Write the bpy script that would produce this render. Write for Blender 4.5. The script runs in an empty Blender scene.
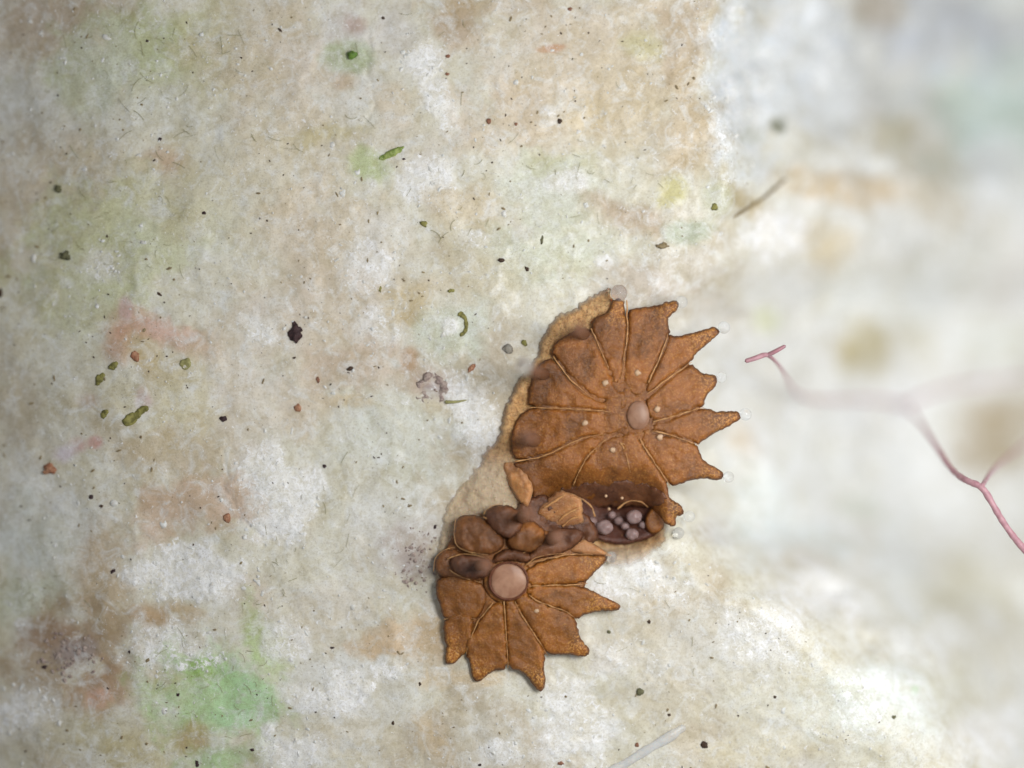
import bpy, bmesh, math, random
import numpy as np
from mathutils import Vector
from mathutils.geometry import delaunay_2d_cdt

# ------------------------------------------------------------------ camera, light, exposure
scene = bpy.context.scene
D = 20.0                     # camera height above the rock; 100 px of the photo = 1 unit on the rock
cam_data = bpy.data.cameras.new("camera")
cam = bpy.data.objects.new("camera", cam_data)
scene.collection.objects.link(cam)
cam.location = (0, 0, D)
cam_data.sensor_width = 36.0
cam_data.lens = 36.0 * D / 10.24
cam_data.clip_start = 0.1
cam_data.clip_end = 500.0
cam_data.dof.use_dof = True
cam_data.dof.focus_distance = D - 0.10
cam_data.dof.aperture_fstop = cam_data.lens * 1e-3 / 1.9
scene.camera = cam

world = bpy.data.worlds.new("World")
scene.world = world
world.use_nodes = True
world.node_tree.nodes["Background"].inputs[0].default_value = (0.93, 0.96, 1.0, 1)
world.node_tree.nodes["Background"].inputs[1].default_value = 0.26

def area_lamp(name, loc, aim, size, watts, col):
    l = bpy.data.lights.new(name, 'AREA')
    l.shape = 'DISK'; l.size = size; l.energy = watts; l.color = col
    o = bpy.data.objects.new(name, l); scene.collection.objects.link(o)
    o.location = loc
    o.rotation_euler = (Vector(aim) - Vector(loc)).to_track_quat('-Z', 'Y').to_euler()
    return o
area_lamp("key_lamp", (8.4, -0.2, 4.8), (3.6, -0.3, -3.0), 6.0, 290, (0.985, 0.99, 1.0))
area_lamp("ring_lamp", (5.2, 1.2, 11.5), (2.0, -0.5, -1.0), 4.5, 1180, (1.0, 0.995, 0.98))

scene.view_settings.view_transform = 'Standard'
scene.view_settings.look = 'None'
scene.view_settings.exposure = 0.06
scene.view_settings.gamma = 1.0
scene.view_settings.use_curve_mapping = False
scene.cycles.use_denoising = True
scene.cycles.max_bounces = 10
scene.cycles.transparent_max_bounces = 12

# ------------------------------------------------------------------ helpers
rng = np.random.default_rng(11)
random.seed(5)

def lin(c):
    out = []
    for v in c:
        v = v / 255.0
        out.append(v / 12.92 if v <= 0.04045 else ((v + 0.055) / 1.055) ** 2.4)
    return tuple(out)

def lin4(c):
    return lin(c) + (1.0,)

def W(px, py, z=0.0):
    k = (D - z) / D / 100.0
    return ((px - 512) * k, (384 - py) * k, z)

_perm = rng.random((256, 256))
def vnoise(x, y):
    xi = np.floor(x).astype(int); yi = np.floor(y).astype(int)
    fx = x - xi; fy = y - yi
    fx = fx * fx * fx * (fx * (fx * 6 - 15) + 10); fy = fy * fy * fy * (fy * (fy * 6 - 15) + 10)
    a = _perm[xi & 255, yi & 255]; b = _perm[(xi + 1) & 255, yi & 255]
    c = _perm[xi & 255, (yi + 1) & 255]; d = _perm[(xi + 1) & 255, (yi + 1) & 255]
    return (a + (b - a) * fx) * (1 - fy) + (c + (d - c) * fx) * fy

def fbm(x, y, octaves=5, gain=0.5, seed=0.0):
    s = 0; a = 1; t = 0
    x = np.asarray(x, float) + seed * 17.3; y = np.asarray(y, float) + seed * 31.7
    for i in range(octaves):
        s = s + a * (vnoise(x, y) * 2 - 1); t += a
        ca, sa = math.cos(0.6), math.sin(0.6)
        x, y = (x * ca - y * sa) * 2.03 + 5.1, (x * sa + y * ca) * 2.03 + 1.7
        a *= gain
    return s / t

def sstep(a, b, x):
    t = np.clip((x - a) / (b - a), 0, 1)
    return t * t * (3 - 2 * t)

def link(name, mesh, mat, parent=None, smooth=True):
    o = bpy.data.objects.new(name, mesh)
    scene.collection.objects.link(o)
    if mat: mesh.materials.append(mat)
    if smooth:
        mesh.polygons.foreach_set("use_smooth", [True] * len(mesh.polygons))
    if parent: o.parent = parent
    return o

def tag(o, label=None, cat=None, group=None, kind=None):
    if label: o["label"] = label
    if cat: o["category"] = cat
    if group: o["group"] = group
    if kind: o["kind"] = kind
    return o

def empty(name):
    o = bpy.data.objects.new(name, None); scene.collection.objects.link(o)
    o.empty_display_size = 0.1
    return o

def pydata(name, v, f):
    m = bpy.data.meshes.new(name); m.from_pydata(v, [], f); m.update(); return m

# ------------------------------------------------------------------ materials
class NT:
    def __init__(s, name):
        s.m = bpy.data.materials.new(name); s.m.use_nodes = True
        s.t = s.m.node_tree; s.n = s.t.nodes; s.b = s.n["Principled BSDF"]; s.out = s.n["Material Output"]
        s.tc = s.n.new("ShaderNodeTexCoord")
    def set(s, **k):
        for a, v in k.items(): s.b.inputs[a.replace('_', ' ')].default_value = v
        return s
    def L(s, a, b): s.t.links.new(a, b)
    def noise(s, scale, detail=4, rough=0.55, dist=0.0, vec=None):
        n = s.n.new("ShaderNodeTexNoise"); n.inputs["Scale"].default_value = scale
        n.inputs["Detail"].default_value = detail; n.inputs["Roughness"].default_value = rough
        n.inputs["Distortion"].default_value = dist
        s.L(vec or s.tc.outputs["Object"], n.inputs["Vector"]); return n.outputs["Fac"]
    def voro(s, scale, feature='F1', out="Distance", vec=None):
        n = s.n.new("ShaderNodeTexVoronoi"); n.feature = feature; n.inputs["Scale"].default_value = scale
        s.L(vec or s.tc.outputs["Object"], n.inputs["Vector"]); return n.outputs[out]
    def ramp(s, fac, *stops):
        n = s.n.new("ShaderNodeValToRGB"); e = n.color_ramp.elements
        while len(e) < len(stops): e.new(0.5)
        for i, (p, c) in enumerate(stops):
            e[i].position = p; e[i].color = (c, c, c, 1) if isinstance(c, (int, float)) else lin4(c)
        s.L(fac, n.inputs[0]); return n.outputs[0]
    def mix(s, fac, a, b, mode='MIX'):
        n = s.n.new("ShaderNodeMix"); n.data_type = 'RGBA'; n.blend_type = mode
        for sock, v in ((n.inputs[0], fac), (n.inputs[6], a), (n.inputs[7], b)):
            if hasattr(v, "is_output"): s.L(v, sock)
            elif isinstance(v, (int, float)): sock.default_value = v
            else: sock.default_value = lin4(v)
        return n.outputs[2]
    def math(s, op, a, b=None):
        n = s.n.new("ShaderNodeMath"); n.operation = op; n.use_clamp = False
        for i, v in enumerate((a, b)):
            if v is None: continue
            if hasattr(v, "is_output"): s.L(v, n.inputs[i])
            else: n.inputs[i].default_value = v
        return n.outputs[0]
    def attr(s, name, out="Fac"):
        n = s.n.new("ShaderNodeAttribute"); n.attribute_name = name; return n.outputs[out]
    def bump(s, h, dist, strength=1.0, prev=None):
        n = s.n.new("ShaderNodeBump"); n.inputs["Distance"].default_value = dist
        n.inputs["Strength"].default_value = strength
        s.L(h, n.inputs["Height"])
        if prev: s.L(prev, n.inputs["Normal"])
        return n.outputs[0]
    def color(s, c): s.L(c, s.b.inputs["Base Color"]); return s
    def normal(s, c): s.L(c, s.b.inputs["Normal"]); return s

def rock_material():
    s = NT("pale_limestone")
    col = s.attr("stain", "Color")
    white = s.attr("crystal")
    algae = s.attr("algae")
    grime = s.attr("grime")
    n1 = s.noise(2.6, 7, 0.66, 0.6); n2 = s.noise(11, 6, 0.7, 0.5); n3 = s.noise(55, 5, 0.65, 0.3); n4 = s.noise(5.5, 6, 0.7, 1.0)
    # cloudy mineral mottling
    c = s.mix(s.ramp(n1, (0.40, 0.0), (0.68, 0.8)), col, s.mix(1.0, col, (230, 224, 206), 'MULTIPLY'))
    c = s.mix(s.ramp(n4, (0.48, 0.0), (0.70, 0.75)), c, (230, 232, 231))
    c = s.mix(s.ramp(n2, (0.48, 0.0), (0.74, 0.6)), c, s.mix(1.0, c, (212, 204, 180), 'MULTIPLY'))
    # grains of calcite, dense in the crystalline patches
    wv = s.noise(15, 8, 0.76, 0.9)
    wth = s.math('ADD', wv, s.math('MULTIPLY', white, 0.13))
    c = s.mix(s.ramp(wth, (0.60, 0.0), (0.67, 0.95)), c, (247, 247, 247))
    # brown dusting
    d = s.noise(44, 4, 0.75); dm = s.noise(2.4, 4, 0.65, 0.5)
    dd = s.math('ADD', s.ramp(dm, (0.46, 0.0), (0.66, 0.7)), grime)
    c = s.mix(s.math('MULTIPLY', s.ramp(d, (0.58, 0.0), (0.70, 0.7)), dd), c, (132, 112, 84))
    # thread-like algal staining
    map_ = s.n.new("ShaderNodeMapping"); map_.inputs["Scale"].default_value = (1, 2.3, 1)
    map_.inputs["Rotation"].default_value = (0, 0, 0.5); s.L(s.tc.outputs["Object"], map_.inputs[0])
    th = s.noise(11, 5, 0.65, 2.4, map_.outputs[0])
    line = s.ramp(s.math('ABSOLUTE', s.math('SUBTRACT', th, 0.5)), (0.0, 1.0), (0.03, 0.0))
    c = s.mix(s.math('MULTIPLY', line, s.math('ADD', s.math('MULTIPLY', algae, 0.42), 0.05)), c, (112, 116, 62))
    c = s.mix(s.ramp(n3, (0.34, 0.35), (0.5, 0.0)), c, (150, 136, 116))
    s.color(c)
    h = s.math('ADD', s.math('MULTIPLY', n2, 0.5), s.math('MULTIPLY', n3, 0.4))
    h = s.math('ADD', h, s.math('MULTIPLY', wth, 0.6))
    s.normal(s.bump(s.math('ADD', s.math('MULTIPLY', s.ramp(wth, (0.52, 0.0), (0.72, 1.0)), 0.8), s.math('MULTIPLY', n3, 0.25)), 0.028, 0.30))
    s.b.inputs['Subsurface Weight'].default_value = 0.0
    s.b.inputs['Subsurface Radius'].default_value = (0.09, 0.08, 0.065)
    s.b.inputs['Subsurface Scale'].default_value = 1.0
    s.b.inputs['Coat Weight'].default_value = 0.12; s.b.inputs['Coat Roughness'].default_value = 0.25
    s.L(s.ramp(wth, (0.5, 0.5), (0.7, 0.22)), s.b.inputs["Roughness"])
    s.set(Specular_IOR_Level=0.35)
    return s.m

def brown_material(name, base, dark, gold, gold_amt=0.5, rim=(74, 40, 28), sub=0.30, rough=0.30):
    s = NT(name)
    info = s.n.new("ShaderNodeObjectInfo")
    n0 = s.noise(1.9, 4, 0.6, 0.8); n1 = s.noise(4.5, 5, 0.65, 0.8); n2 = s.noise(22, 6, 0.72, 0.7); n3 = s.noise(46, 4, 0.7, 0.4)
    c = s.mix(s.ramp(n1, (0.40, 0.0), (0.66, 0.85)), base, dark)
    amber = tuple(min(255, int(v * k)) for v, k in zip(base, (1.20, 1.18, 1.05)))
    c = s.mix(s.ramp(n0, (0.46, 0.0), (0.62, 0.8)), c, amber)
    c = s.mix(s.math('MULTIPLY', info.outputs["Random"], 0.28), c, dark)
    c = s.mix(s.ramp(n2, (0.34, 0.32), (0.52, 0.0)), c, dark)
    g = s.math('MULTIPLY', s.ramp(n3, (0.50, 0.0), (0.64, 1.0)), s.ramp(n0, (0.40, 0.35), (0.60, 1.0)))
    c = s.mix(s.math('MULTIPLY', g, gold_amt), c, gold)
    sp = s.attr("tip")
    c = s.mix(s.math('MULTIPLY', sp, s.ramp(n3, (0.46, 0.0), (0.62, 0.85))), c, gold)
    r = s.attr("rim")
    c = s.mix(s.math('MULTIPLY', r, 0.75), c, rim)
    s.color(c)
    s.normal(s.bump(s.math('ADD', s.math('MULTIPLY', n2, 0.5), s.math('MULTIPLY', n3, 0.5)), 0.03, 0.55))
    s.set(Roughness=rough, Specular_IOR_Level=0.42)
    s.b.inputs["Subsurface Weight"].default_value = sub
    s.b.inputs["Subsurface Radius"].default_value = (0.10, 0.058, 0.03)
    s.b.inputs["Subsurface Scale"].default_value = 1.0
    return s.m

def simple_material(name, c1, c2, scale=20, rough=0.5, bump=0.02, sub=0.0, spec=0.3):
    s = NT(name)
    n = s.noise(scale, 4, 0.6, 0.4)
    s.color(s.mix(s.ramp(n, (0.35, 0.0), (0.65, 1.0)), c1, c2))
    s.normal(s.bump(n, bump, 0.6))
    s.set(Roughness=rough, Specular_IOR_Level=spec)
    if sub:
        s.b.inputs["Subsurface Weight"].default_value = sub
        s.b.inputs["Subsurface Radius"].default_value = (0.08, 0.06, 0.05)
        s.b.inputs["Subsurface Scale"].default_value = 1.0
    return s.m

def clear_material(name, col, trans, ior=1.1, rough=0.08):
    s = NT(name)
    n = s.noise(30, 3, 0.5)
    s.color(s.mix(s.ramp(n, (0.4, 0.0), (0.7, 1.0)), col, tuple(min(255, v + 8) for v in col)))
    s.set(Roughness=rough, IOR=ior)
    s.b.inputs["Transmission Weight"].default_value = trans
    return s.m

M = {}
M['rock'] = rock_material()
M['brown_up'] = brown_material("amber_brown_lobe", (138, 85, 37), (92, 55, 25), (200, 142, 72), 0.48)
M['brown_low'] = brown_material("golden_brown_lobe", (149, 92, 36), (104, 63, 26), (208, 150, 74), 0.48)
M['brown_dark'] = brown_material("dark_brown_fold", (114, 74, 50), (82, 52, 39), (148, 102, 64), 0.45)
M['brown_mid'] = brown_material('mid_brown_fold', (134, 86, 46), (96, 60, 36), (176, 124, 70), 0.45)
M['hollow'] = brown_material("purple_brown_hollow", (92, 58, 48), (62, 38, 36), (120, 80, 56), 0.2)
M['ridge'] = simple_material("pale_brown_ridge", (214, 162, 108), (180, 124, 74), 30, 0.45, 0.01, 0.3)
M['rimline'] = simple_material("dark_brown_rim", (92, 50, 32), (112, 64, 40), 30, 0.45, 0.01)
M['boss'] = simple_material("pinkish_tan_boss", (182, 142, 116), (152, 110, 86), 6, 0.38, 0.008, 0.4)
M['boss_grey'] = simple_material("greyish_tan_boss", (160, 124, 100), (138, 100, 76), 9, 0.4, 0.008, 0.4)
M['flap'] = brown_material("pale_tan_flap", (180, 128, 84), (142, 92, 56), (212, 168, 116), 0.6, rim=(196, 150, 110))
M['bead_clear'] = clear_material("clear_droplet", (246, 247, 248), 0.86, 1.14, 0.03)
M['bead_milky'] = simple_material("milky_mauve_bead", (184, 160, 156), (140, 114, 110), 7, 0.3, 0.004, 0.6, 0.4)
M['bead_brown'] = simple_material("brownish_bead", (134, 94, 70), (116, 78, 56), 12, 0.35, 0.004, 0.5, 0.4)
M['white_dot'] = simple_material("creamy_white_dot", (206, 172, 140), (188, 148, 112), 20, 0.4, 0.006, 0.3)
M['pink'] = simple_material("dusky_pink_alga", (184, 144, 150), (160, 118, 126), 14, 0.42, 0.012, 0.3)
M['pink_grey'] = simple_material("grey_pink_tip", (150, 124, 130), (168, 120, 128), 14, 0.42, 0.01, 0.2)
M['black'] = simple_material("black_grain", (46, 32, 34), (76, 54, 54), 30, 0.5, 0.03)
M['darkbrown'] = simple_material("dark_brown_grain", (78, 58, 42), (52, 38, 30), 30, 0.6, 0.03)
M['redbrown'] = simple_material("red_brown_grain", (150, 106, 82), (112, 74, 58), 25, 0.6, 0.03)
M['olive'] = simple_material("olive_green_flake", (152, 146, 82), (100, 96, 50), 22, 0.55, 0.03)
M['green'] = simple_material("fresh_green_leaf", (112, 142, 62), (72, 104, 42), 16, 0.5, 0.02, 0.2)
M['paleg'] = simple_material("yellow_green_leaf", (164, 174, 104), (108, 130, 58), 16, 0.5, 0.02, 0.2)
M['disc'] = simple_material('grey_translucent_disc', (158, 154, 144), (138, 134, 124), 25, 0.4, 0.01, 0.4)
M['rusty'] = simple_material('pale_rusty_crumb', (186, 142, 112), (150, 98, 72), 30, 0.6, 0.03)
M['paleolive'] = simple_material('pale_olive_flake', (168, 164, 112), (140, 136, 86), 22, 0.6, 0.03)
M['greyg'] = simple_material("grey_green_grain", (112, 110, 78), (84, 82, 60), 25, 0.6, 0.03)
M['tube'] = simple_material("milky_white_tube", (238, 238, 238), (222, 222, 222), 9, 0.3, 0.01, 0.4, 0.5)
M['twig'] = simple_material("dry_tan_twig", (150, 134, 100), (120, 104, 78), 20, 0.6, 0.02)
M['hair'] = simple_material("olive_hair", (158, 152, 110), (138, 134, 92), 20, 0.6, 0.0)
M['calcite'] = simple_material("white_calcite", (230, 229, 225), (206, 203, 194), 24, 0.4, 0.01, 0.3, 0.5)

def crust_material():
    s = NT("tan_base_crust")
    n1 = s.noise(5, 4, 0.6, 0.5); n2 = s.noise(34, 4, 0.65, 0.6); n3 = s.noise(52, 3, 0.6)
    c = s.mix(s.ramp(n1, (0.36, 0.0), (0.64, 1.0)), (238, 194, 138), (220, 170, 112))
    c = s.mix(s.ramp(n2, (0.38, 0.7), (0.52, 0.0)), c, (164, 116, 72))
    c = s.mix(s.ramp(n3, (0.62, 0.0), (0.70, 0.8)), c, (214, 178, 132))
    pale = s.attr("tip")
    c = s.mix(s.math('MULTIPLY', pale, 0.75), c, (243, 222, 190))
    c = s.mix(s.math('MULTIPLY', pale, s.ramp(n2, (0.64, 0.0), (0.70, 0.8))), c, (96, 70, 52))
    r = s.attr("rim"); c = s.mix(s.math('MULTIPLY', r, 0.35), c, (168, 122, 76))
    s.color(c)
    s.normal(s.bump(n2, 0.06, 0.8))
    s.set(Roughness=0.5)
    s.b.inputs["Subsurface Weight"].default_value = 0.3
    s.b.inputs["Subsurface Radius"].default_value = (0.10, 0.06, 0.03)
    s.b.inputs["Subsurface Scale"].default_value = 1.0
    return s.m
def see_through_film(m, solid, thin):
    t = m.node_tree; bs = t.nodes["Principled BSDF"]
    at = t.nodes.new("ShaderNodeAttribute"); at.attribute_name = "rim"
    tp = t.nodes.new("ShaderNodeAttribute"); tp.attribute_name = "tip"
    a1 = t.nodes.new("ShaderNodeMath"); a1.operation = 'MULTIPLY_ADD'; a1.inputs[1].default_value = thin - solid; a1.inputs[2].default_value = solid
    t.links.new(at.outputs["Fac"], a1.inputs[0])
    a2 = t.nodes.new("ShaderNodeMath"); a2.operation = 'MULTIPLY_ADD'; a2.inputs[1].default_value = -0.25
    t.links.new(tp.outputs["Fac"], a2.inputs[0]); t.links.new(a1.outputs[0], a2.inputs[2])
    t.links.new(a2.outputs[0], bs.inputs["Alpha"])
M['crust'] = crust_material()
see_through_film(M['crust'], 0.92, 0.3)
M['bead_milky'].node_tree.nodes['Principled BSDF'].inputs['Alpha'].default_value = 0.75
M['tube'].node_tree.nodes['Principled BSDF'].inputs['Alpha'].default_value = 0.45
M['disc'].node_tree.nodes['Principled BSDF'].inputs['Alpha'].default_value = 0.6

# ------------------------------------------------------------------ the rock
EDGE = np.array([(-400, 720), (0, 716), (90, 704), (180, 716), (240, 684), (300, 640), (400, 610), (480, 625),
                 (540, 660), (590, 705), (630, 770), (680, 832), (768, 905), (1200, 1200)], float)
def rock_coarse(px, py):
    xe = np.interp(py, EDGE[:, 0], EDGE[:, 1])
    s = px - xe + 26 * fbm(px / 70, py / 70, 3, 0.5, 3)
    steep = sstep(330, 60, py)                       # sharp brink at the top, gentle slope lower down
    z = -0.85 * sstep(-6, 60, s) * steep - 0.55 * sstep(10, 110, s) * sstep(250, 320, py) * sstep(590, 500, py)
    z -= 2.7 * sstep(0, 300, s) + 0.75 * sstep(200, 620, s)
    z -= 0.75 * np.exp(-(((px - 610) / 50) ** 2 + ((py - 510) / 36) ** 2) ** 2)
    z += 0.35 * sstep(600, 900, py) * sstep(100, 400, s)
    z -= 0.85 * sstep(150, -220, px) + 0.10 * sstep(120, -200, py) * sstep(800, 400, px)
    return z
PATCH_H = []   # raised pieces: filled below
def rock_z(px, py):
    z = rock_coarse(px, py)
    z = z + 0.09 * fbm(px / 170, py / 170, 4, 0.5, 1) + 0.016 * fbm(px / 38, py / 38, 4, 0.55, 2)
    r = 1 - np.abs(fbm(px / 90, py / 90, 4, 0.55, 7)); z = z + 0.02 * (r ** 3 - 0.5)
    z = z + 0.004 * fbm(px / 9, py / 9, 3, 0.6, 4)
    return z

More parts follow.
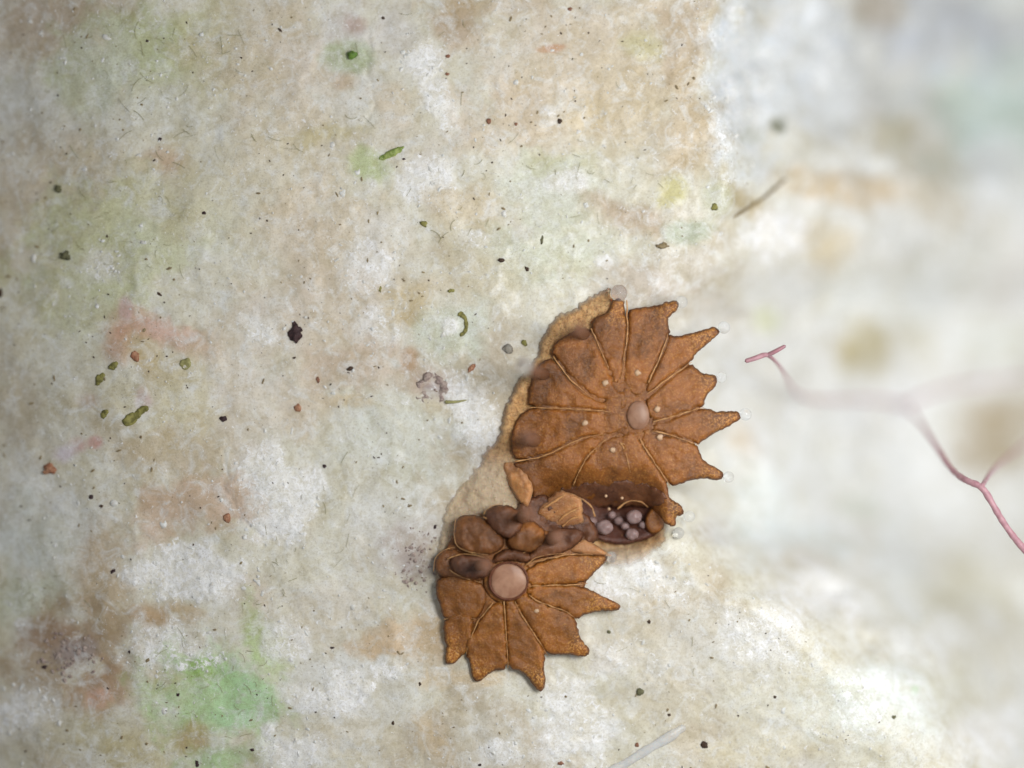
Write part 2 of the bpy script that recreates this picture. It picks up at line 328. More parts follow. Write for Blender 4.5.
# mineral and algal stains, plus a painted shade halo: x, y, rx, ry, rotation, colour, strength, softness
STAINS_AND_SHADE = [
 # upper left
 (40, 25, 90, 55, 0, (178, 160, 140), .8, .9), (30, 95, 60, 45, 0, (204, 204, 200), .8, .9), (50, 210, 85, 80, 10, (186, 170, 146), .75, .9),
 (150, 55, 110, 50, 5, (186, 194, 152), .85, .8), (215, 60, 40, 60, 0, (190, 184, 140), .5, .9), (100, 60, 40, 40, 0, (205, 208, 196), .6, .9),
 (160, 110, 80, 35, 0, (206, 206, 194), .7, .9), (160, 165, 26, 16, 0, (190, 160, 132), .8, .8),
 (110, 240, 80, 65, 20, (202, 206, 168), .85, .8), (185, 225, 60, 35, 0, (206, 208, 180), .7, .9), (80, 290, 60, 50, 0, (196, 198, 160), .6, .9),
 (200, 190, 70, 40, 0, (208, 202, 176), .6, .9), (100, 265, 24, 18, 0, (220, 222, 214), .7, .8),
 (280, 60, 80, 70, 0, (208, 194, 176), .7, .9), (300, 150, 80, 60, 0, (208, 198, 176), .7, .9), (330, 130, 60, 10, 8, (190, 180, 130), .5, .8),
 (310, 230, 80, 50, 0, (214, 200, 180), .6, .9),
 (350, 30, 26, 40, 0, (200, 196, 192), .7, .8), (357, 22, 14, 10, 0, (176, 150, 140), .7, .8), (352, 55, 26, 16, 0, (178, 192, 158), .8, .7),
 (372, 165, 26, 17, -20, (186, 196, 150), .95, .6), (345, 80, 12, 10, 0, (196, 176, 152), .7, .8),
 # whites upper middle
 (425, 60, 24, 22, 0, (220, 220, 220), .85, .5), (436, 100, 14, 36, 15, (220, 218, 214), .8, .5), (400, 30, 24, 30, 0, (212, 208, 204), .7, .7),
 (440, 150, 30, 22, 30, (216, 214, 208), .7, .6), (432, 180, 26, 34, 25, (224, 223, 220), .85, .5), (390, 225, 30, 16, 0, (220, 216, 208), .7, .7),
 (370, 265, 36, 28, 20, (222, 218, 212), .85, .5), (405, 140, 30, 30, 0, (214, 208, 198), .6, .8), (400, 100, 20, 30, 0, (210, 196, 174), .6, .7),
 (460, 22, 26, 34, 20, (184, 162, 136), .85, .7), (500, 2, 60, 12, 0, (184, 164, 132), .7, .8),
 (560, 55, 90, 60, 0, (212, 200, 184), .7, .9), (520, 120, 70, 40, 0, (210, 192, 170), .7, .8), (552, 50, 14, 4, 8, (196, 150, 118), .9, .5),
 (585, 112, 26, 14, 0, (204, 186, 148), .8, .6), (548, 110, 10, 8, 0, (232, 230, 226), .8, .5),
 (560, 185, 60, 34, 10, (212, 216, 204), .8, .7), (565, 180, 22, 14, 0, (226, 230, 222), .8, .6), (565, 160, 40, 14, 10, (196, 200, 158), .5, .8),
 (470, 210, 40, 26, 0, (206, 190, 160), .7, .8), (600, 100, 60, 60, 0, (210, 196, 168), .6, .9), (640, 60, 40, 60, 0, (206, 192, 166), .7, .9),
 (645, 45, 24, 18, 0, (198, 196, 152), .6, .7), (690, 40, 26, 70, 0, (192, 174, 150), .8, .7), (690, 120, 24, 50, 0, (198, 180, 150), .8, .7),
 (672, 190, 16, 18, 0, (198, 192, 130), .8, .6), (630, 215, 44, 18, -25, (186, 166, 144), .8, .7), (600, 235, 60, 26, -20, (204, 204, 186), .7, .8),
 (545, 255, 60, 34, 0, (206, 210, 192), .8, .8), (605, 262, 10, 8, 0, (234, 240, 238), .9, .5), (690, 230, 26, 14, 0, (176, 188, 170), .8, .7),
 (640, 280, 70, 18, 0, (196, 184, 172), .6, .8), (475, 240, 14, 8, 0, (230, 230, 228), .8, .5), (480, 275, 50, 30, 0, (204, 196, 172), .7, .8),
 # centre left
 (330, 330, 120, 60, 10, (208, 194, 176), .7, .9), (265, 330, 26, 16, -30, (228, 226, 224), .7, .6), (380, 325, 26, 30, -20, (224, 220, 214), .7, .6),
 (405, 305, 28, 26, 20, (196, 178, 136), .75, .7), (452, 330, 40, 36, 10, (212, 220, 208), .8, .7), (450, 325, 10, 10, 0, (240, 240, 238), .9, .5),
 (350, 370, 70, 22, 0, (198, 178, 158), .65, .8), (410, 360, 10, 12, 0, (186, 150, 116), .7, .7),
 (432, 386, 24, 18, 0, (182, 162, 152), .9, .8), (432, 392, 12, 9, 0, (150, 134, 140), .9, .7), (430, 410, 30, 20, 0, (206, 196, 168), .6, .8),
 (465, 420, 26, 55, 25, (214, 222, 220), .85, .6), (400, 450, 50, 60, 0, (212, 216, 208), .8, .7), (350, 400, 26, 8, 0, (204, 182, 140), .6, .8),
 (300, 410, 40, 30, 0, (206, 190, 168), .7, .8), (330, 500, 30, 60, 0, (204, 202, 186), .6, .8), (270, 490, 50, 46, 20, (222, 218, 216), .85, .4),
 (295, 520, 22, 30, 0, (232, 232, 232), .8, .6), (240, 400, 50, 50, 0, (214, 206, 194), .7, .8), (390, 530, 60, 50, 0, (214, 214, 210), .8, .7),
 (410, 545, 34, 26, 0, (186, 174, 170), .75, .8), (420, 565, 22, 18, 0, (160, 148, 144), .6, .8),
 # pink spot and olive marks
 (150, 330, 50, 16, -12, (206, 164, 146), .8, .8), (118, 345, 18, 18, 0, (200, 156, 132), .7, .8), (123, 310, 7, 14, 0, (204, 176, 176), .8, .7),
 (143, 355, 16, 22, 30, (194, 172, 124), .7, .8), (122, 395, 24, 20, 0, (208, 202, 176), .7, .7), (143, 398, 9, 14, 20, (206, 182, 188), .8, .7),
 (95, 443, 8, 7, 0, (196, 132, 128), .8, .7), (78, 446, 10, 8, 0, (200, 164, 162), .8, .8), (66, 456, 14, 10, 20, (206, 194, 204), .8, .7), (88, 402, 12, 8, 0, (198, 170, 166), .6, .8),
 (185, 400, 40, 50, 0, (208, 200, 166), .7, .8), (170, 460, 60, 40, 0, (198, 182, 156), .7, .8), (195, 510, 60, 34, 10, (196, 168, 144), .8, .7),
 (40, 400, 60, 60, 0, (202, 200, 186), .6, .9), (10, 400, 30, 60, 0, (184, 170, 146), .6, .9),
 # lower left
 (35, 540, 60, 50, 0, (208, 212, 206), .8, .8), (30, 595, 60, 30, 0, (202, 206, 188), .8, .8), (105, 575, 30, 70, 0, (190, 168, 138), .75, .8),
 (195, 575, 56, 30, -8, (224, 226, 226), .92, .4), (145, 615, 22, 14, -10, (176, 144, 104), .85, .7), (185, 612, 22, 10, -20, (190, 166, 130), .7, .7),
 (175, 650, 58, 28, -12, (222, 226, 222), .88, .45), (230, 620, 40, 22, 0, (212, 210, 200), .7, .7), (255, 600, 26, 26, 0, (208, 194, 176), .7, .8),
 (22, 624, 9, 7, 0, (240, 242, 244), .95, .5), (60, 655, 80, 46, 15, (172, 150, 122), .85, .7), (50, 635, 40, 14, 0, (150, 116, 92), .6, .7),
 (70, 655, 24, 16, 0, (152, 138, 138), .8, .8), (100, 692, 34, 26, 30, (176, 142, 112), .8, .7), (95, 668, 10, 8, 0, (214, 206, 186), .8, .6), (98, 700, 12, 10, 0, (214, 170, 148), .7, .7),
 (20, 715, 36, 34, 0, (218, 222, 224), .9, .7), (60, 745, 60, 24, 0, (204, 200, 184), .7, .8), (120, 745, 60, 30, 0, (192, 182, 142), .8, .8),
 (165, 680, 20, 12, -15, (190, 160, 126), .8, .7), (212, 695, 70, 54, -20, (176, 206, 150), .9, .8), (206, 672, 40, 18, -25, (156, 196, 100), .8, .8),
 (266, 640, 20, 44, 28, (178, 200, 136), .75, .8), (242, 700, 32, 36, 0, (178, 216, 168), .85, .7), (195, 740, 26, 14, -10, (176, 150, 106), .75, .7), (225, 762, 50, 20, 0, (164, 196, 138), .7, .7),
 (290, 640, 24, 26, 20, (224, 222, 218), .8, .5), (340, 695, 26, 28, 10, (234, 234, 234), .95, .35), (305, 700, 30, 16, -20, (222, 224, 224), .85, .5), (268, 730, 8, 8, 0, (240, 240, 240), .9, .5),
 (388, 670, 22, 14, 0, (226, 226, 226), .8, .6), (368, 688, 10, 8, 0, (236, 236, 236), .8, .5), (390, 640, 60, 16, 5, (200, 172, 134), .85, .7), (430, 640, 40, 30, 0, (206, 182, 150), .8, .8), (470, 680, 60, 14, 15, (208, 186, 150), .7, .7),
 (340, 610, 50, 30, 0, (214, 206, 194), .6, .8), (350, 745, 50, 24, 0, (216, 210, 194), .7, .8), (440, 740, 18, 30, 40, (192, 168, 130), .7, .7), (290, 755, 40, 20, 0, (222, 226, 222), .8, .7),
 (490, 740, 50, 30, 0, (204, 200, 190), .6, .8), (505, 748, 22, 14, 0, (232, 232, 230), .8, .5),
 # lower middle
 (570, 720, 40, 50, 0, (224, 222, 216), .75, .6), (575, 748, 26, 10, 0, (236, 236, 234), .8, .5), (620, 655, 30, 20, 0, (226, 224, 218), .8, .6), (660, 660, 14, 16, 0, (236, 236, 232), .9, .5),
 (645, 608, 8, 6, 0, (238, 238, 238), .9, .5), (640, 640, 60, 40, 0, (212, 204, 188), .6, .8), (700, 740, 36, 30, 0, (196, 184, 162), .75, .8), (665, 700, 40, 30, 0, (210, 202, 184), .6, .8),
 (700, 640, 60, 50, 20, (216, 214, 206), .6, .8), (610, 590, 40, 16, 0, (222, 222, 226), .8, .7), (665, 600, 30, 12, 0, (206, 194, 172), .7, .8), (640, 570, 60, 22, -20, (224, 224, 228), .8, .7),
 (760, 640, 40, 40, 0, (228, 228, 232), .7, .8), (790, 700, 60, 30, 30, (216, 212, 200), .7, .8), (760, 750, 60, 20, 0, (212, 204, 184), .7, .8), (715, 530, 24, 14, 0, (196, 192, 190), .6, .8),
 # deeper right side
 (745, 90, 34, 90, 0, (216, 219, 226), .85, .7), (800, 60, 60, 70, 0, (214, 217, 221), .8, .9), (778, 124, 10, 9, 0, (124, 126, 104), .95, .8), (750, 135, 14, 10, 0, (196, 198, 186), .7, .9),
 (745, 205, 36, 14, -30, (186, 172, 142), .8, .8), (715, 200, 16, 18, 0, (196, 200, 176), .7, .8), (780, 240, 40, 36, 0, (238, 238, 240), .9, .7), (850, 190, 70, 24, -5, (206, 190, 166), .85, .9),
 (900, 135, 34, 26, 0, (192, 184, 164), .85, .9), (950, 180, 50, 60, 0, (200, 190, 172), .8, .9), (1000, 110, 70, 70, 0, (194, 206, 200), .85, .9), (960, 25, 110, 45, 0, (196, 198, 204), .9, .9),
 (875, 5, 26, 24, 0, (184, 172, 156), .8, .9), (1005, 5, 30, 20, 0, (220, 224, 234), .8, .9), (905, 95, 24, 16, 0, (222, 224, 228), .8, .9), (880, 165, 14, 10, 0, (226, 228, 236), .8, .8), (1000, 180, 40, 40, 0, (220, 222, 228), .8, .9),
 (825, 250, 26, 30, 0, (208, 196, 172), .8, .9), (870, 300, 60, 30, 0, (222, 222, 216), .7, .9), (768, 318, 16, 14, 0, (206, 206, 182), .85, .9), (865, 345, 34, 28, 0, (192, 182, 152), 1.0, .8), (915, 335, 22, 22, 0, (206, 200, 182), .7, .9),
 (940, 270, 50, 60, 0, (206, 206, 204), .6, .9), (900, 450, 120, 90, 0, (226, 229, 231), .8, .9), (1000, 436, 46, 42, 0, (186, 174, 154), 1.0, .8), (800, 470, 70, 50, 0, (226, 229, 231), .7, .9), (740, 430, 30, 16, -40, (206, 194, 178), .7, .9),  # last tan patch paints the shade halo beside the upper fan's spines
 (760, 500, 40, 40, 0, (222, 226, 226), .7, .9), (860, 505, 24, 14, 0, (210, 212, 204), .7, .9), (1000, 340, 40, 30, 0, (214, 214, 206), .6, .9), (950, 590, 70, 44, 0, (206, 202, 188), .85, .9), (900, 560, 20, 60, 0, (220, 222, 222), .6, .9),
 (810, 600, 40, 26, 0, (232, 233, 238), .8, .9), (850, 610, 14, 14, 0, (236, 236, 240), .7, .8), (1000, 660, 50, 40, 0, (204, 200, 190), .7, .9), (915, 690, 5, 5, 0, (180, 204, 150), .8, .8), (880, 700, 70, 40, 0, (222, 226, 226), .7, .9), (990, 740, 40, 30, 0, (232, 236, 240), .7, .9),
 (960, 690, 40, 26, 30, (208, 204, 190), .7, .9), (860, 760, 60, 16, 0, (208, 204, 190), .6, .9), (790, 540, 60, 20, 0, (210, 214, 214), .6, .9),
]
def build_rock():
    def axis(lo, hi, core0, core1, step, grow=1.10):
        a = list(np.arange(core0, core1 + 0.1, step)); d = step
        l = [core0]; r = [a[-1]]
        while l[-1] > lo: d *= grow; l.append(l[-1] - d)
        d = step
        while r[-1] < hi: d *= grow; r.append(r[-1] + d)
        return np.array(l[:0:-1] + a + r[1:])
    gx = axis(-900, 1950, -20, 1050, 1.7); gy = axis(-800, 1600, -20, 790, 1.7)
    X, Y = np.meshgrid(gx, gy)
    nx, ny = len(gx), len(gy)
    Z = rock_z(X, Y)
    col = np.empty(X.shape + (3,)); col[:] = lin((222, 219, 204))
    crystal = np.zeros_like(X); algae = np.zeros_like(X)
    grime = np.zeros_like(X)
    wx = X + 24 * fbm(X / 60, Y / 60, 5, 0.6, 11) + 4.0 * fbm(X / 7, Y / 7, 3, 0.6, 15)
    wy = Y + 24 * fbm(X / 60, Y / 60, 5, 0.6, 12) + 4.0 * fbm(X / 7, Y / 7, 3, 0.6, 16)
    brk = fbm(X / 24, Y / 24, 6, 0.65, 13)
    # the rock goes on beyond the frame with the same kind of blotches
    n = fbm(X / 120, Y / 120, 5, 0.55, 21); far = lin((186, 168, 142)); g = fbm(X / 150, Y / 150, 4, 0.5, 22)
    for k in range(3):
        col[..., k] += sstep(0.05, 0.5, n) * 0.6 * (far[k] - col[..., k])
        col[..., k] += sstep(0.1, 0.5, g) * 0.6 * (lin((222, 222, 220))[k] - col[..., k])
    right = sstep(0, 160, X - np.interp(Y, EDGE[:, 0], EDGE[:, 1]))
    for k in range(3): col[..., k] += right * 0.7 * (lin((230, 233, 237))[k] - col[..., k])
    for (cx, cy, rx, ry, rot, c, st, so) in STAINS_AND_SHADE:
        a = math.radians(-rot); ca, sa = math.cos(a), math.sin(a)
        R = max(rx, ry) * 2.0 + 40
        i0, i1 = np.searchsorted(gx, (cx - R, cx + R)); j0, j1 = np.searchsorted(gy, (cy - R, cy + R))
        if i1 <= i0 or j1 <= j0: continue
        sl = (slice(j0, j1), slice(i0, i1))
        wk = min(1.0, max(0.12, max(rx, ry) / 60))
        dx, dy = X[sl] + wk * (wx[sl] - X[sl]) - cx, Y[sl] + wk * (wy[sl] - Y[sl]) - cy
        u = (dx * ca + dy * sa) / rx; v = (-dx * sa + dy * ca) / ry
        d = np.sqrt(u * u + v * v) + 0.75 * math.sqrt(wk) * brk[sl]
        m = st * sstep(1 + so * 0.5, 1 - so * 0.75, d)
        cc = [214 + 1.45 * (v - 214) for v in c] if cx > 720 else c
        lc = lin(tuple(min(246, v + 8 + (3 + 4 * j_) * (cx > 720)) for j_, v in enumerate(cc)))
        if min(c) > 211 and cx < 720: lc = lin((246, 246, 245)); m = m * .9
        for k in range(3): col[sl][..., k] += m * (lc[k] - col[sl][..., k])
        if min(c) > 211:
            crystal[sl] = np.maximum(crystal[sl], m)
            if so < 0.65: Z[sl] += 0.007 * sstep(1.0, 0.6, d)
        elif c[1] > c[0] + 1 and c[1] > c[2] + 10: algae[sl] = np.maximum(algae[sl], m)
        else:
            crystal[sl] *= 1 - 0.8 * m
            if c[2] < c[0] - 30: grime[sl] = np.maximum(grime[sl], m * .7)
    # a few hairline cracks and small steps in the stone
    for pts, depth in (([(219, 438), (221, 470), (224, 500), (236, 520), (262, 536)], .06), ([(378, 22), (377, 60), (376, 100), (366, 130)], .05),
                       ([(256, 585), (300, 560), (345, 552), (380, 555)], .03), ([(345, 460), (340, 500), (336, 520)], .03), ([(425, 768), (440, 740), (462, 722)], .06),
                       ([(700, 655), (708, 690), (722, 705)], .03), ([(330, 455), (362, 450)], .03), ([(425, 478), (450, 478)], .03), ([(330, 85), (350, 76), (372, 74)], .03)):
        dmin = np.full(X.shape, 1e9)
        for (x0, y0), (x1, y1) in zip(pts, pts[1:]):
            t = np.clip(((wx - x0) * (x1 - x0) + (wy - y0) * (y1 - y0)) / ((x1 - x0) ** 2 + (y1 - y0) ** 2), 0, 1)
            dmin = np.minimum(dmin, np.hypot(wx - x0 - t * (x1 - x0), wy - y0 - t * (y1 - y0)))
        Z -= depth * .16 * np.exp(-(dmin / 1.5) ** 2)
    Z += 0.008 * crystal * fbm(X / 5, Y / 5, 3, 0.6, 31)
    k = (D - rock_coarse(X, Y)) / D / 100
    co = np.stack([(X - 512) * k, (384 - Y) * k, Z], -1).reshape(-1, 3)
    idx = np.arange(nx * ny).reshape(ny, nx)
    q = np.stack([idx[:-1, :-1], idx[1:, :-1], idx[1:, 1:], idx[:-1, 1:]], -1).reshape(-1, 4)
    m = bpy.data.meshes.new("rock_surface")
    m.vertices.add(len(co)); m.vertices.foreach_set("co", co.ravel().astype(np.float32))
    m.loops.add(q.size); m.loops.foreach_set("vertex_index", q.ravel().astype(np.int32))
    m.polygons.add(len(q)); m.polygons.foreach_set("loop_start", np.arange(0, q.size, 4, dtype=np.int32))
    m.update()
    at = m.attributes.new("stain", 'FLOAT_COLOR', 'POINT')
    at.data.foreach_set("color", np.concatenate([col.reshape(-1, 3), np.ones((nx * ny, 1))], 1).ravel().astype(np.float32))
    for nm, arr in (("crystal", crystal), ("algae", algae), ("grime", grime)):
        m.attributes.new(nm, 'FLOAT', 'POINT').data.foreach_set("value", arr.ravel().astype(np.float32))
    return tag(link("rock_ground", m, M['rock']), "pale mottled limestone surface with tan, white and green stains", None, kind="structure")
build_rock()
def rz(px, py): return float(rock_z(np.array([px], float), np.array([py], float))[0])

# ------------------------------------------------------------------ shape builders
def chaikin(p, closed=True, it=2):
    p = np.array(p, float)
    for _ in range(it):
        if closed:
            q = np.roll(p, -1, 0); p = np.stack([.75 * p + .25 * q, .25 * p + .75 * q], 1).reshape(-1, 2)
        else:
            a, b = p[:-1], p[1:]
            m = np.stack([.75 * a + .25 * b, .25 * a + .75 * b], 1).reshape(-1, p.shape[1]); p = np.vstack([p[:1], m, p[-1:]])
    return p
def resample(p, step, closed=True):
    q = np.vstack([p, p[:1]]) if closed else p
    s = np.r_[0, np.cumsum(np.linalg.norm(np.diff(q, axis=0), axis=1))]
    n = max(4, int(s[-1] / step))
    t = np.linspace(0, s[-1], n + (0 if closed else 1), endpoint=not closed)
    return np.stack([np.interp(t, s, q[:, i]) for i in range(q.shape[1])], 1)
def seg_dist(P, poly, closed=True):
    a = poly; b = np.roll(poly, -1, 0)
    if not closed: a, b = poly[:-1], poly[1:]
    ab = b - a; L2 = (ab ** 2).sum(1) + 1e-9
    t = np.clip(((P[:, None] - a[None]) * ab[None]).sum(2) / L2[None], 0, 1)
    return np.linalg.norm(P[:, None] - a[None] - t[..., None] * ab[None], axis=2).min(1)
def inside(P, poly):
    x, y = P[:, 0], P[:, 1]; r = np.zeros(len(P), bool)
    for (x0, y0), (x1, y1) in zip(poly, np.roll(poly, -1, 0)):
        c = ((y0 > y) != (y1 > y)) & (x < (x1 - x0) * (y - y0) / (y1 - y0 + 1e-12) + x0)
        r ^= c
    return r

def shell_arrays(outline, hfun, bulge, edge, thick, rag=0.35, step=1.5, grid=2.3, it=2, bump=0.012, seed=0, rimw=1.8, union=None):
    """A rounded solid plate: outline in photo pixels, top height from hfun, closed at the rim."""
    o = resample(chaikin(outline, True, it), step)
    d = np.roll(o, -1, 0) - np.roll(o, 1, 0); nrm = np.stack([d[:, 1], -d[:, 0]], 1) / (np.linalg.norm(d, axis=1)[:, None] + 1e-9)
    o = o + nrm * (rag * fbm(o[:, 0] / 4, o[:, 1] / 4, 3, 0.6, seed))[:, None] * 1.6
    if union is not None:          # let fused neighbours overlap a little, leaving no gap between them
        sh = np.ones(len(o), bool)
        for a in np.linspace(0, 2 * math.pi, 12, endpoint=False):
            Q = o + 4.0 * np.array([math.cos(a), math.sin(a)]); ins = np.zeros(len(o), bool)
            for u in union: ins |= inside(Q, u)
            sh &= ins
        area = (o[:, 0] * np.roll(o[:, 1], -1) - np.roll(o[:, 0], -1) * o[:, 1]).sum()
        o = o + nrm * (1.3 * (1 if area > 0 else -1) * sh)[:, None]
    lo, hi = o.min(0), o.max(0)
    gx, gy = np.meshgrid(np.arange(lo[0], hi[0], grid), np.arange(lo[1], hi[1], grid * .87))
    gx[1::2] += grid / 2
    P = np.stack([gx.ravel(), gy.ravel()], 1)
    P = P[inside(P, o)]
    if len(P): P = P[seg_dist(P, o) > grid * 0.6]
    allp = np.vstack([o, P]); n = len(o)
    vs, _, fs, *_ = delaunay_2d_cdt([Vector((float(a), float(b))) for a, b in allp], [], [list(range(n))], 1, 1e-5)
    V = np.array([(v.x, v.y) for v in vs])
    dist = seg_dist(V, o)
    t = np.clip(dist / edge, 0, 1); prof = np.sqrt(1 - (1 - t) ** 2)
    if union is not None:          # lobes that fuse with a neighbour are rounded only along their free edge
        fr = np.zeros(len(o), bool)
        for a in np.linspace(0, 2 * math.pi, 12, endpoint=False):
            Q = o + 4.0 * np.array([math.cos(a), math.sin(a)]); ins = np.zeros(len(o), bool)
            for u in union: ins |= inside(Q, u)
            fr |= ~ins
        if fr.any():
            df = np.linalg.norm(V[:, None] - o[fr][None], axis=2).min(1)
            pf_ = np.sqrt(1 - (1 - np.clip(df / edge, 0, 1)) ** 2)
            prof = np.maximum(prof, np.where(pf_ > prof, pf_ * (.86 + .14 * prof), prof))
        else: prof = .86 + .14 * prof
    h = hfun(V[:, 0], V[:, 1])
    lump = bump * fbm(V[:, 0] / 10, V[:, 1] / 10, 4, 0.6, 40 + seed) * prof
    top = h + bulge * prof + lump; bot = h - thick * prof
    rim = np.clip(1 - dist / rimw, 0, 1)
    if union is not None:
        free = np.zeros(len(V))
        for a in np.linspace(0, 2 * math.pi, 10, endpoint=False):
            Q = V + 3.2 * np.array([math.cos(a), math.sin(a)]); ins = np.zeros(len(V), bool)
            for u in union: ins |= inside(Q, u)
            free += ~ins
        rim = rim * np.clip(free / 10 * 4 - .5, 0, 1)
    tris = []
    for f in fs:
        f = list(f)
        a, b, c = (V[f[0]], V[f[1]], V[f[2]])
        if (b[0] - a[0]) * (c[1] - a[1]) - (b[1] - a[1]) * (c[0] - a[0]) > 0: f = f[::-1]   # photo y points down
        tris.append(f)
    return V, top, bot, dist, rim, tris

def shell_mesh(name, V, top, bot, dist, rim, tris, keep=None, tip=None):
    verts = []; mapt = {}; mapb = {}; R = []; T = []
    def vt(i, up):
        if dist[i] < 1e-3: up = True
        mp = mapt if up else mapb
        if i not in mp:
            mp[i] = len(verts); verts.append(W(V[i, 0], V[i, 1], float(top[i] if up else bot[i])))
            R.append(float(rim[i])); T.append(float(tip[i]) if tip is not None else 0.0)
        return mp[i]
    faces = []
    for f in tris:
        if keep is not None and not keep(V[f].mean(0)): continue
        faces.append([vt(i, True) for i in f])
        if not all(dist[i] < 1e-3 for i in f): faces.append([vt(i, False) for i in f[::-1]])
    m = pydata(name, verts, faces)
    m.attributes.new("rim", 'FLOAT', 'POINT').data.foreach_set("value", R)
    m.attributes.new("tip", 'FLOAT', 'POINT').data.foreach_set("value", T)
    return m

def shell(name, outline, hfun, mat, parent=None, bulge=.05, edge=7, thick=.05, spines=(), **kw):
    """spines: list of (tip_px, base_px, radius): the part of the outline beyond base towards tip becomes a spine child."""
    tipw = kw.pop('tipfun', None)
    A = shell_arrays(outline, hfun, bulge, edge, thick, **kw)
    V = A[0]
    tip = np.zeros(len(V)) if tipw is None else tipw(V[:, 0], V[:, 1])
    tests = []
    for (tp, bp, rad) in spines:
        tp = np.array(tp, float); bp = np.array(bp, float); ax = tp - bp; L = np.linalg.norm(ax); ax = ax / L
        def test(c, bp=bp, ax=ax, rad=rad, L=L):
            u = (c - bp) @ ax
            return u > 0 and abs((c - bp) @ np.array([-ax[1], ax[0]])) < rad
        tests.append(test)
        u = (V - bp) @ ax; w = np.abs((V - bp) @ np.array([-ax[1], ax[0]]))
        tip = np.maximum(tip, sstep(-14, 6, u) * (w < rad * 1.5))
        A[4][:] = np.maximum(A[4], .9 * sstep(L - 6, L - 1, u) * (w < rad))
    body = shell_mesh(name, *A, keep=(lambda c: not any(t(c) for t in tests)), tip=tip)
    o = link(name, body, mat, parent)
    for t in tests:
        link("spine", shell_mesh("spine", *A, keep=t, tip=tip), mat, o)
    return o

def tube(name, pts, radii, mat, parent=None, seg=8, smooth_it=2, step=None, wob=0.0, flat=1.0):
    p = np.array(pts, float)
    r = np.interp(np.linspace(0, 1, 200), np.linspace(0, 1, len(radii)), radii) if hasattr(radii, '__len__') else np.full(200, radii)
    p = chaikin(p, False, smooth_it)
    n = len(p); verts = []; faces = []
    for i in range(n):
        t = Vector(p[min(i + 1, n - 1)] - p[max(i - 1, 0)]).normalized()
        s = t.cross(Vector((0, 0, 1)));  s = s.normalized() if s.length > 1e-4 else Vector((1, 0, 0))
        u = s.cross(t); rr = r[int(i / (n - 1) * 199)] * (1 + wob * (random.random() - .5))
        for k in range(seg):
            a = 2 * math.pi * k / seg
            verts.append(Vector(p[i]) + s * math.cos(a) * rr + u * math.sin(a) * rr * flat)
    for i in range(n - 1):
        for k in range(seg):
            a, b = i * seg + k, i * seg + (k + 1) % seg
            faces.append((a, b, b + seg, a + seg))
    c0 = len(verts)
    verts.append(Vector(p[0]) - (Vector(p[1]) - Vector(p[0])).normalized() * r[0] * .7); verts.append(Vector(p[-1]) + (Vector(p[-1]) - Vector(p[-2])).normalized() * r[-1] * .7)
    for k in range(seg):
        faces.append((c0, (k + 1) % seg, k)); b = (n - 1) * seg; faces.append((c0 + 1, b + k, b + (k + 1) % seg))
    return link(name, pydata(name, [tuple(v) for v in verts], faces), mat, parent)

def blob_mesh(name, rx, ry, rz_, lump=0.0, sub=3, seed=0, freq=1.6):
    bm = bmesh.new(); bmesh.ops.create_icosphere(bm, subdivisions=sub, radius=1.0)
    for v in bm.verts:
        c = v.co.copy()
        f = 1.0
        if lump:
            f += lump * float(fbm(np.array([c.x * freq + c.z * .7 + seed * 3.1]), np.array([c.y * freq - c.z * .9 + seed * 1.7]), 3, .6, seed)[0]) * 2
        v.co = Vector((c.x * rx * f, c.y * ry * f, c.z * rz_ * f))
    m = bpy.data.meshes.new(name); bm.to_mesh(m); bm.free(); return m

def blob(name, px, py, z, rx, ry, rz_, mat, parent=None, lump=0.0, sub=3, seed=0, rot=0.0, freq=1.6):
    o = link(name, blob_mesh(name, rx, ry, rz_, lump, sub, seed, freq), mat, parent)
    o.location = W(px, py, z); o.rotation_euler.z = math.radians(-rot)
    return o

def z1(p): return [(480 + x / 3.41333, 270 + y / 3.41333) for x, y in p]     # measured on enlargements of the photograph
def z2(p): return [(400 + x / 3.41333, 470 + y / 3.41333) for x, y in p]
def z3(p): return [(480 + x / 5.12, 440 + y / 5.12) for x, y in p]

# ------------------------------------------------------------------ tan crust beneath both fans
def crust_pale(x, y): return sstep(440, 480, y) * sstep(545, 505, x)
def h_crust(x, y):
    return rock_z(x, y) + 0.012 - 0.045 * crust_pale(x, y) * sstep(30, 0, seg_dist(np.stack([x, y], 1), np.array([(479, 463), (456, 488), (440, 520), (433, 566), (447, 624)], float), False))
crust = shell("base_crust", [(621, 288), (606, 289), (596, 292), (587, 298), (577, 306), (569, 312), (559, 312), (553, 320), (546, 329), (541, 337), (539, 350), (533, 362),
    (521, 374), (512, 392), (504, 408), (500, 424), (500, 436), (493, 445), (484, 450), (479, 463), (466, 475), (456, 488), (446, 505), (440, 520), (436, 545), (433, 566), (434, 590), (440, 612), (447, 624),
    (462, 630), (480, 600), (500, 560), (528, 525), (545, 500), (535, 470), (545, 440), (555, 400), (570, 360), (592, 332), (627, 305)],
    h_crust, M['crust'], None, bulge=.07, edge=8, thick=.06, rag=1.9, grid=2.2, bump=.06, seed=3, rimw=5, tipfun=crust_pale)
tag(crust, "rough pale tan crust rimming the left edge of the brown fans", "crust")
skirt = shell("crust_fringe", [(560, 545), (600, 566), (616, 569), (634, 566), (650, 557), (664, 543), (667, 529), (655, 520), (630, 530), (600, 530), (575, 525)],
    lambda x, y: np.maximum(rock_z(x, y), -.22) + .0, M['crust'], None, bulge=.05, edge=10, thick=.05, rag=2.2, grid=2.2, bump=.06, seed=6, rimw=9, tipfun=lambda x, y: sstep(540, 558, y))
tag(skirt, "fuzzy tan crust fringe below the dark hollow between the fans", "crust")

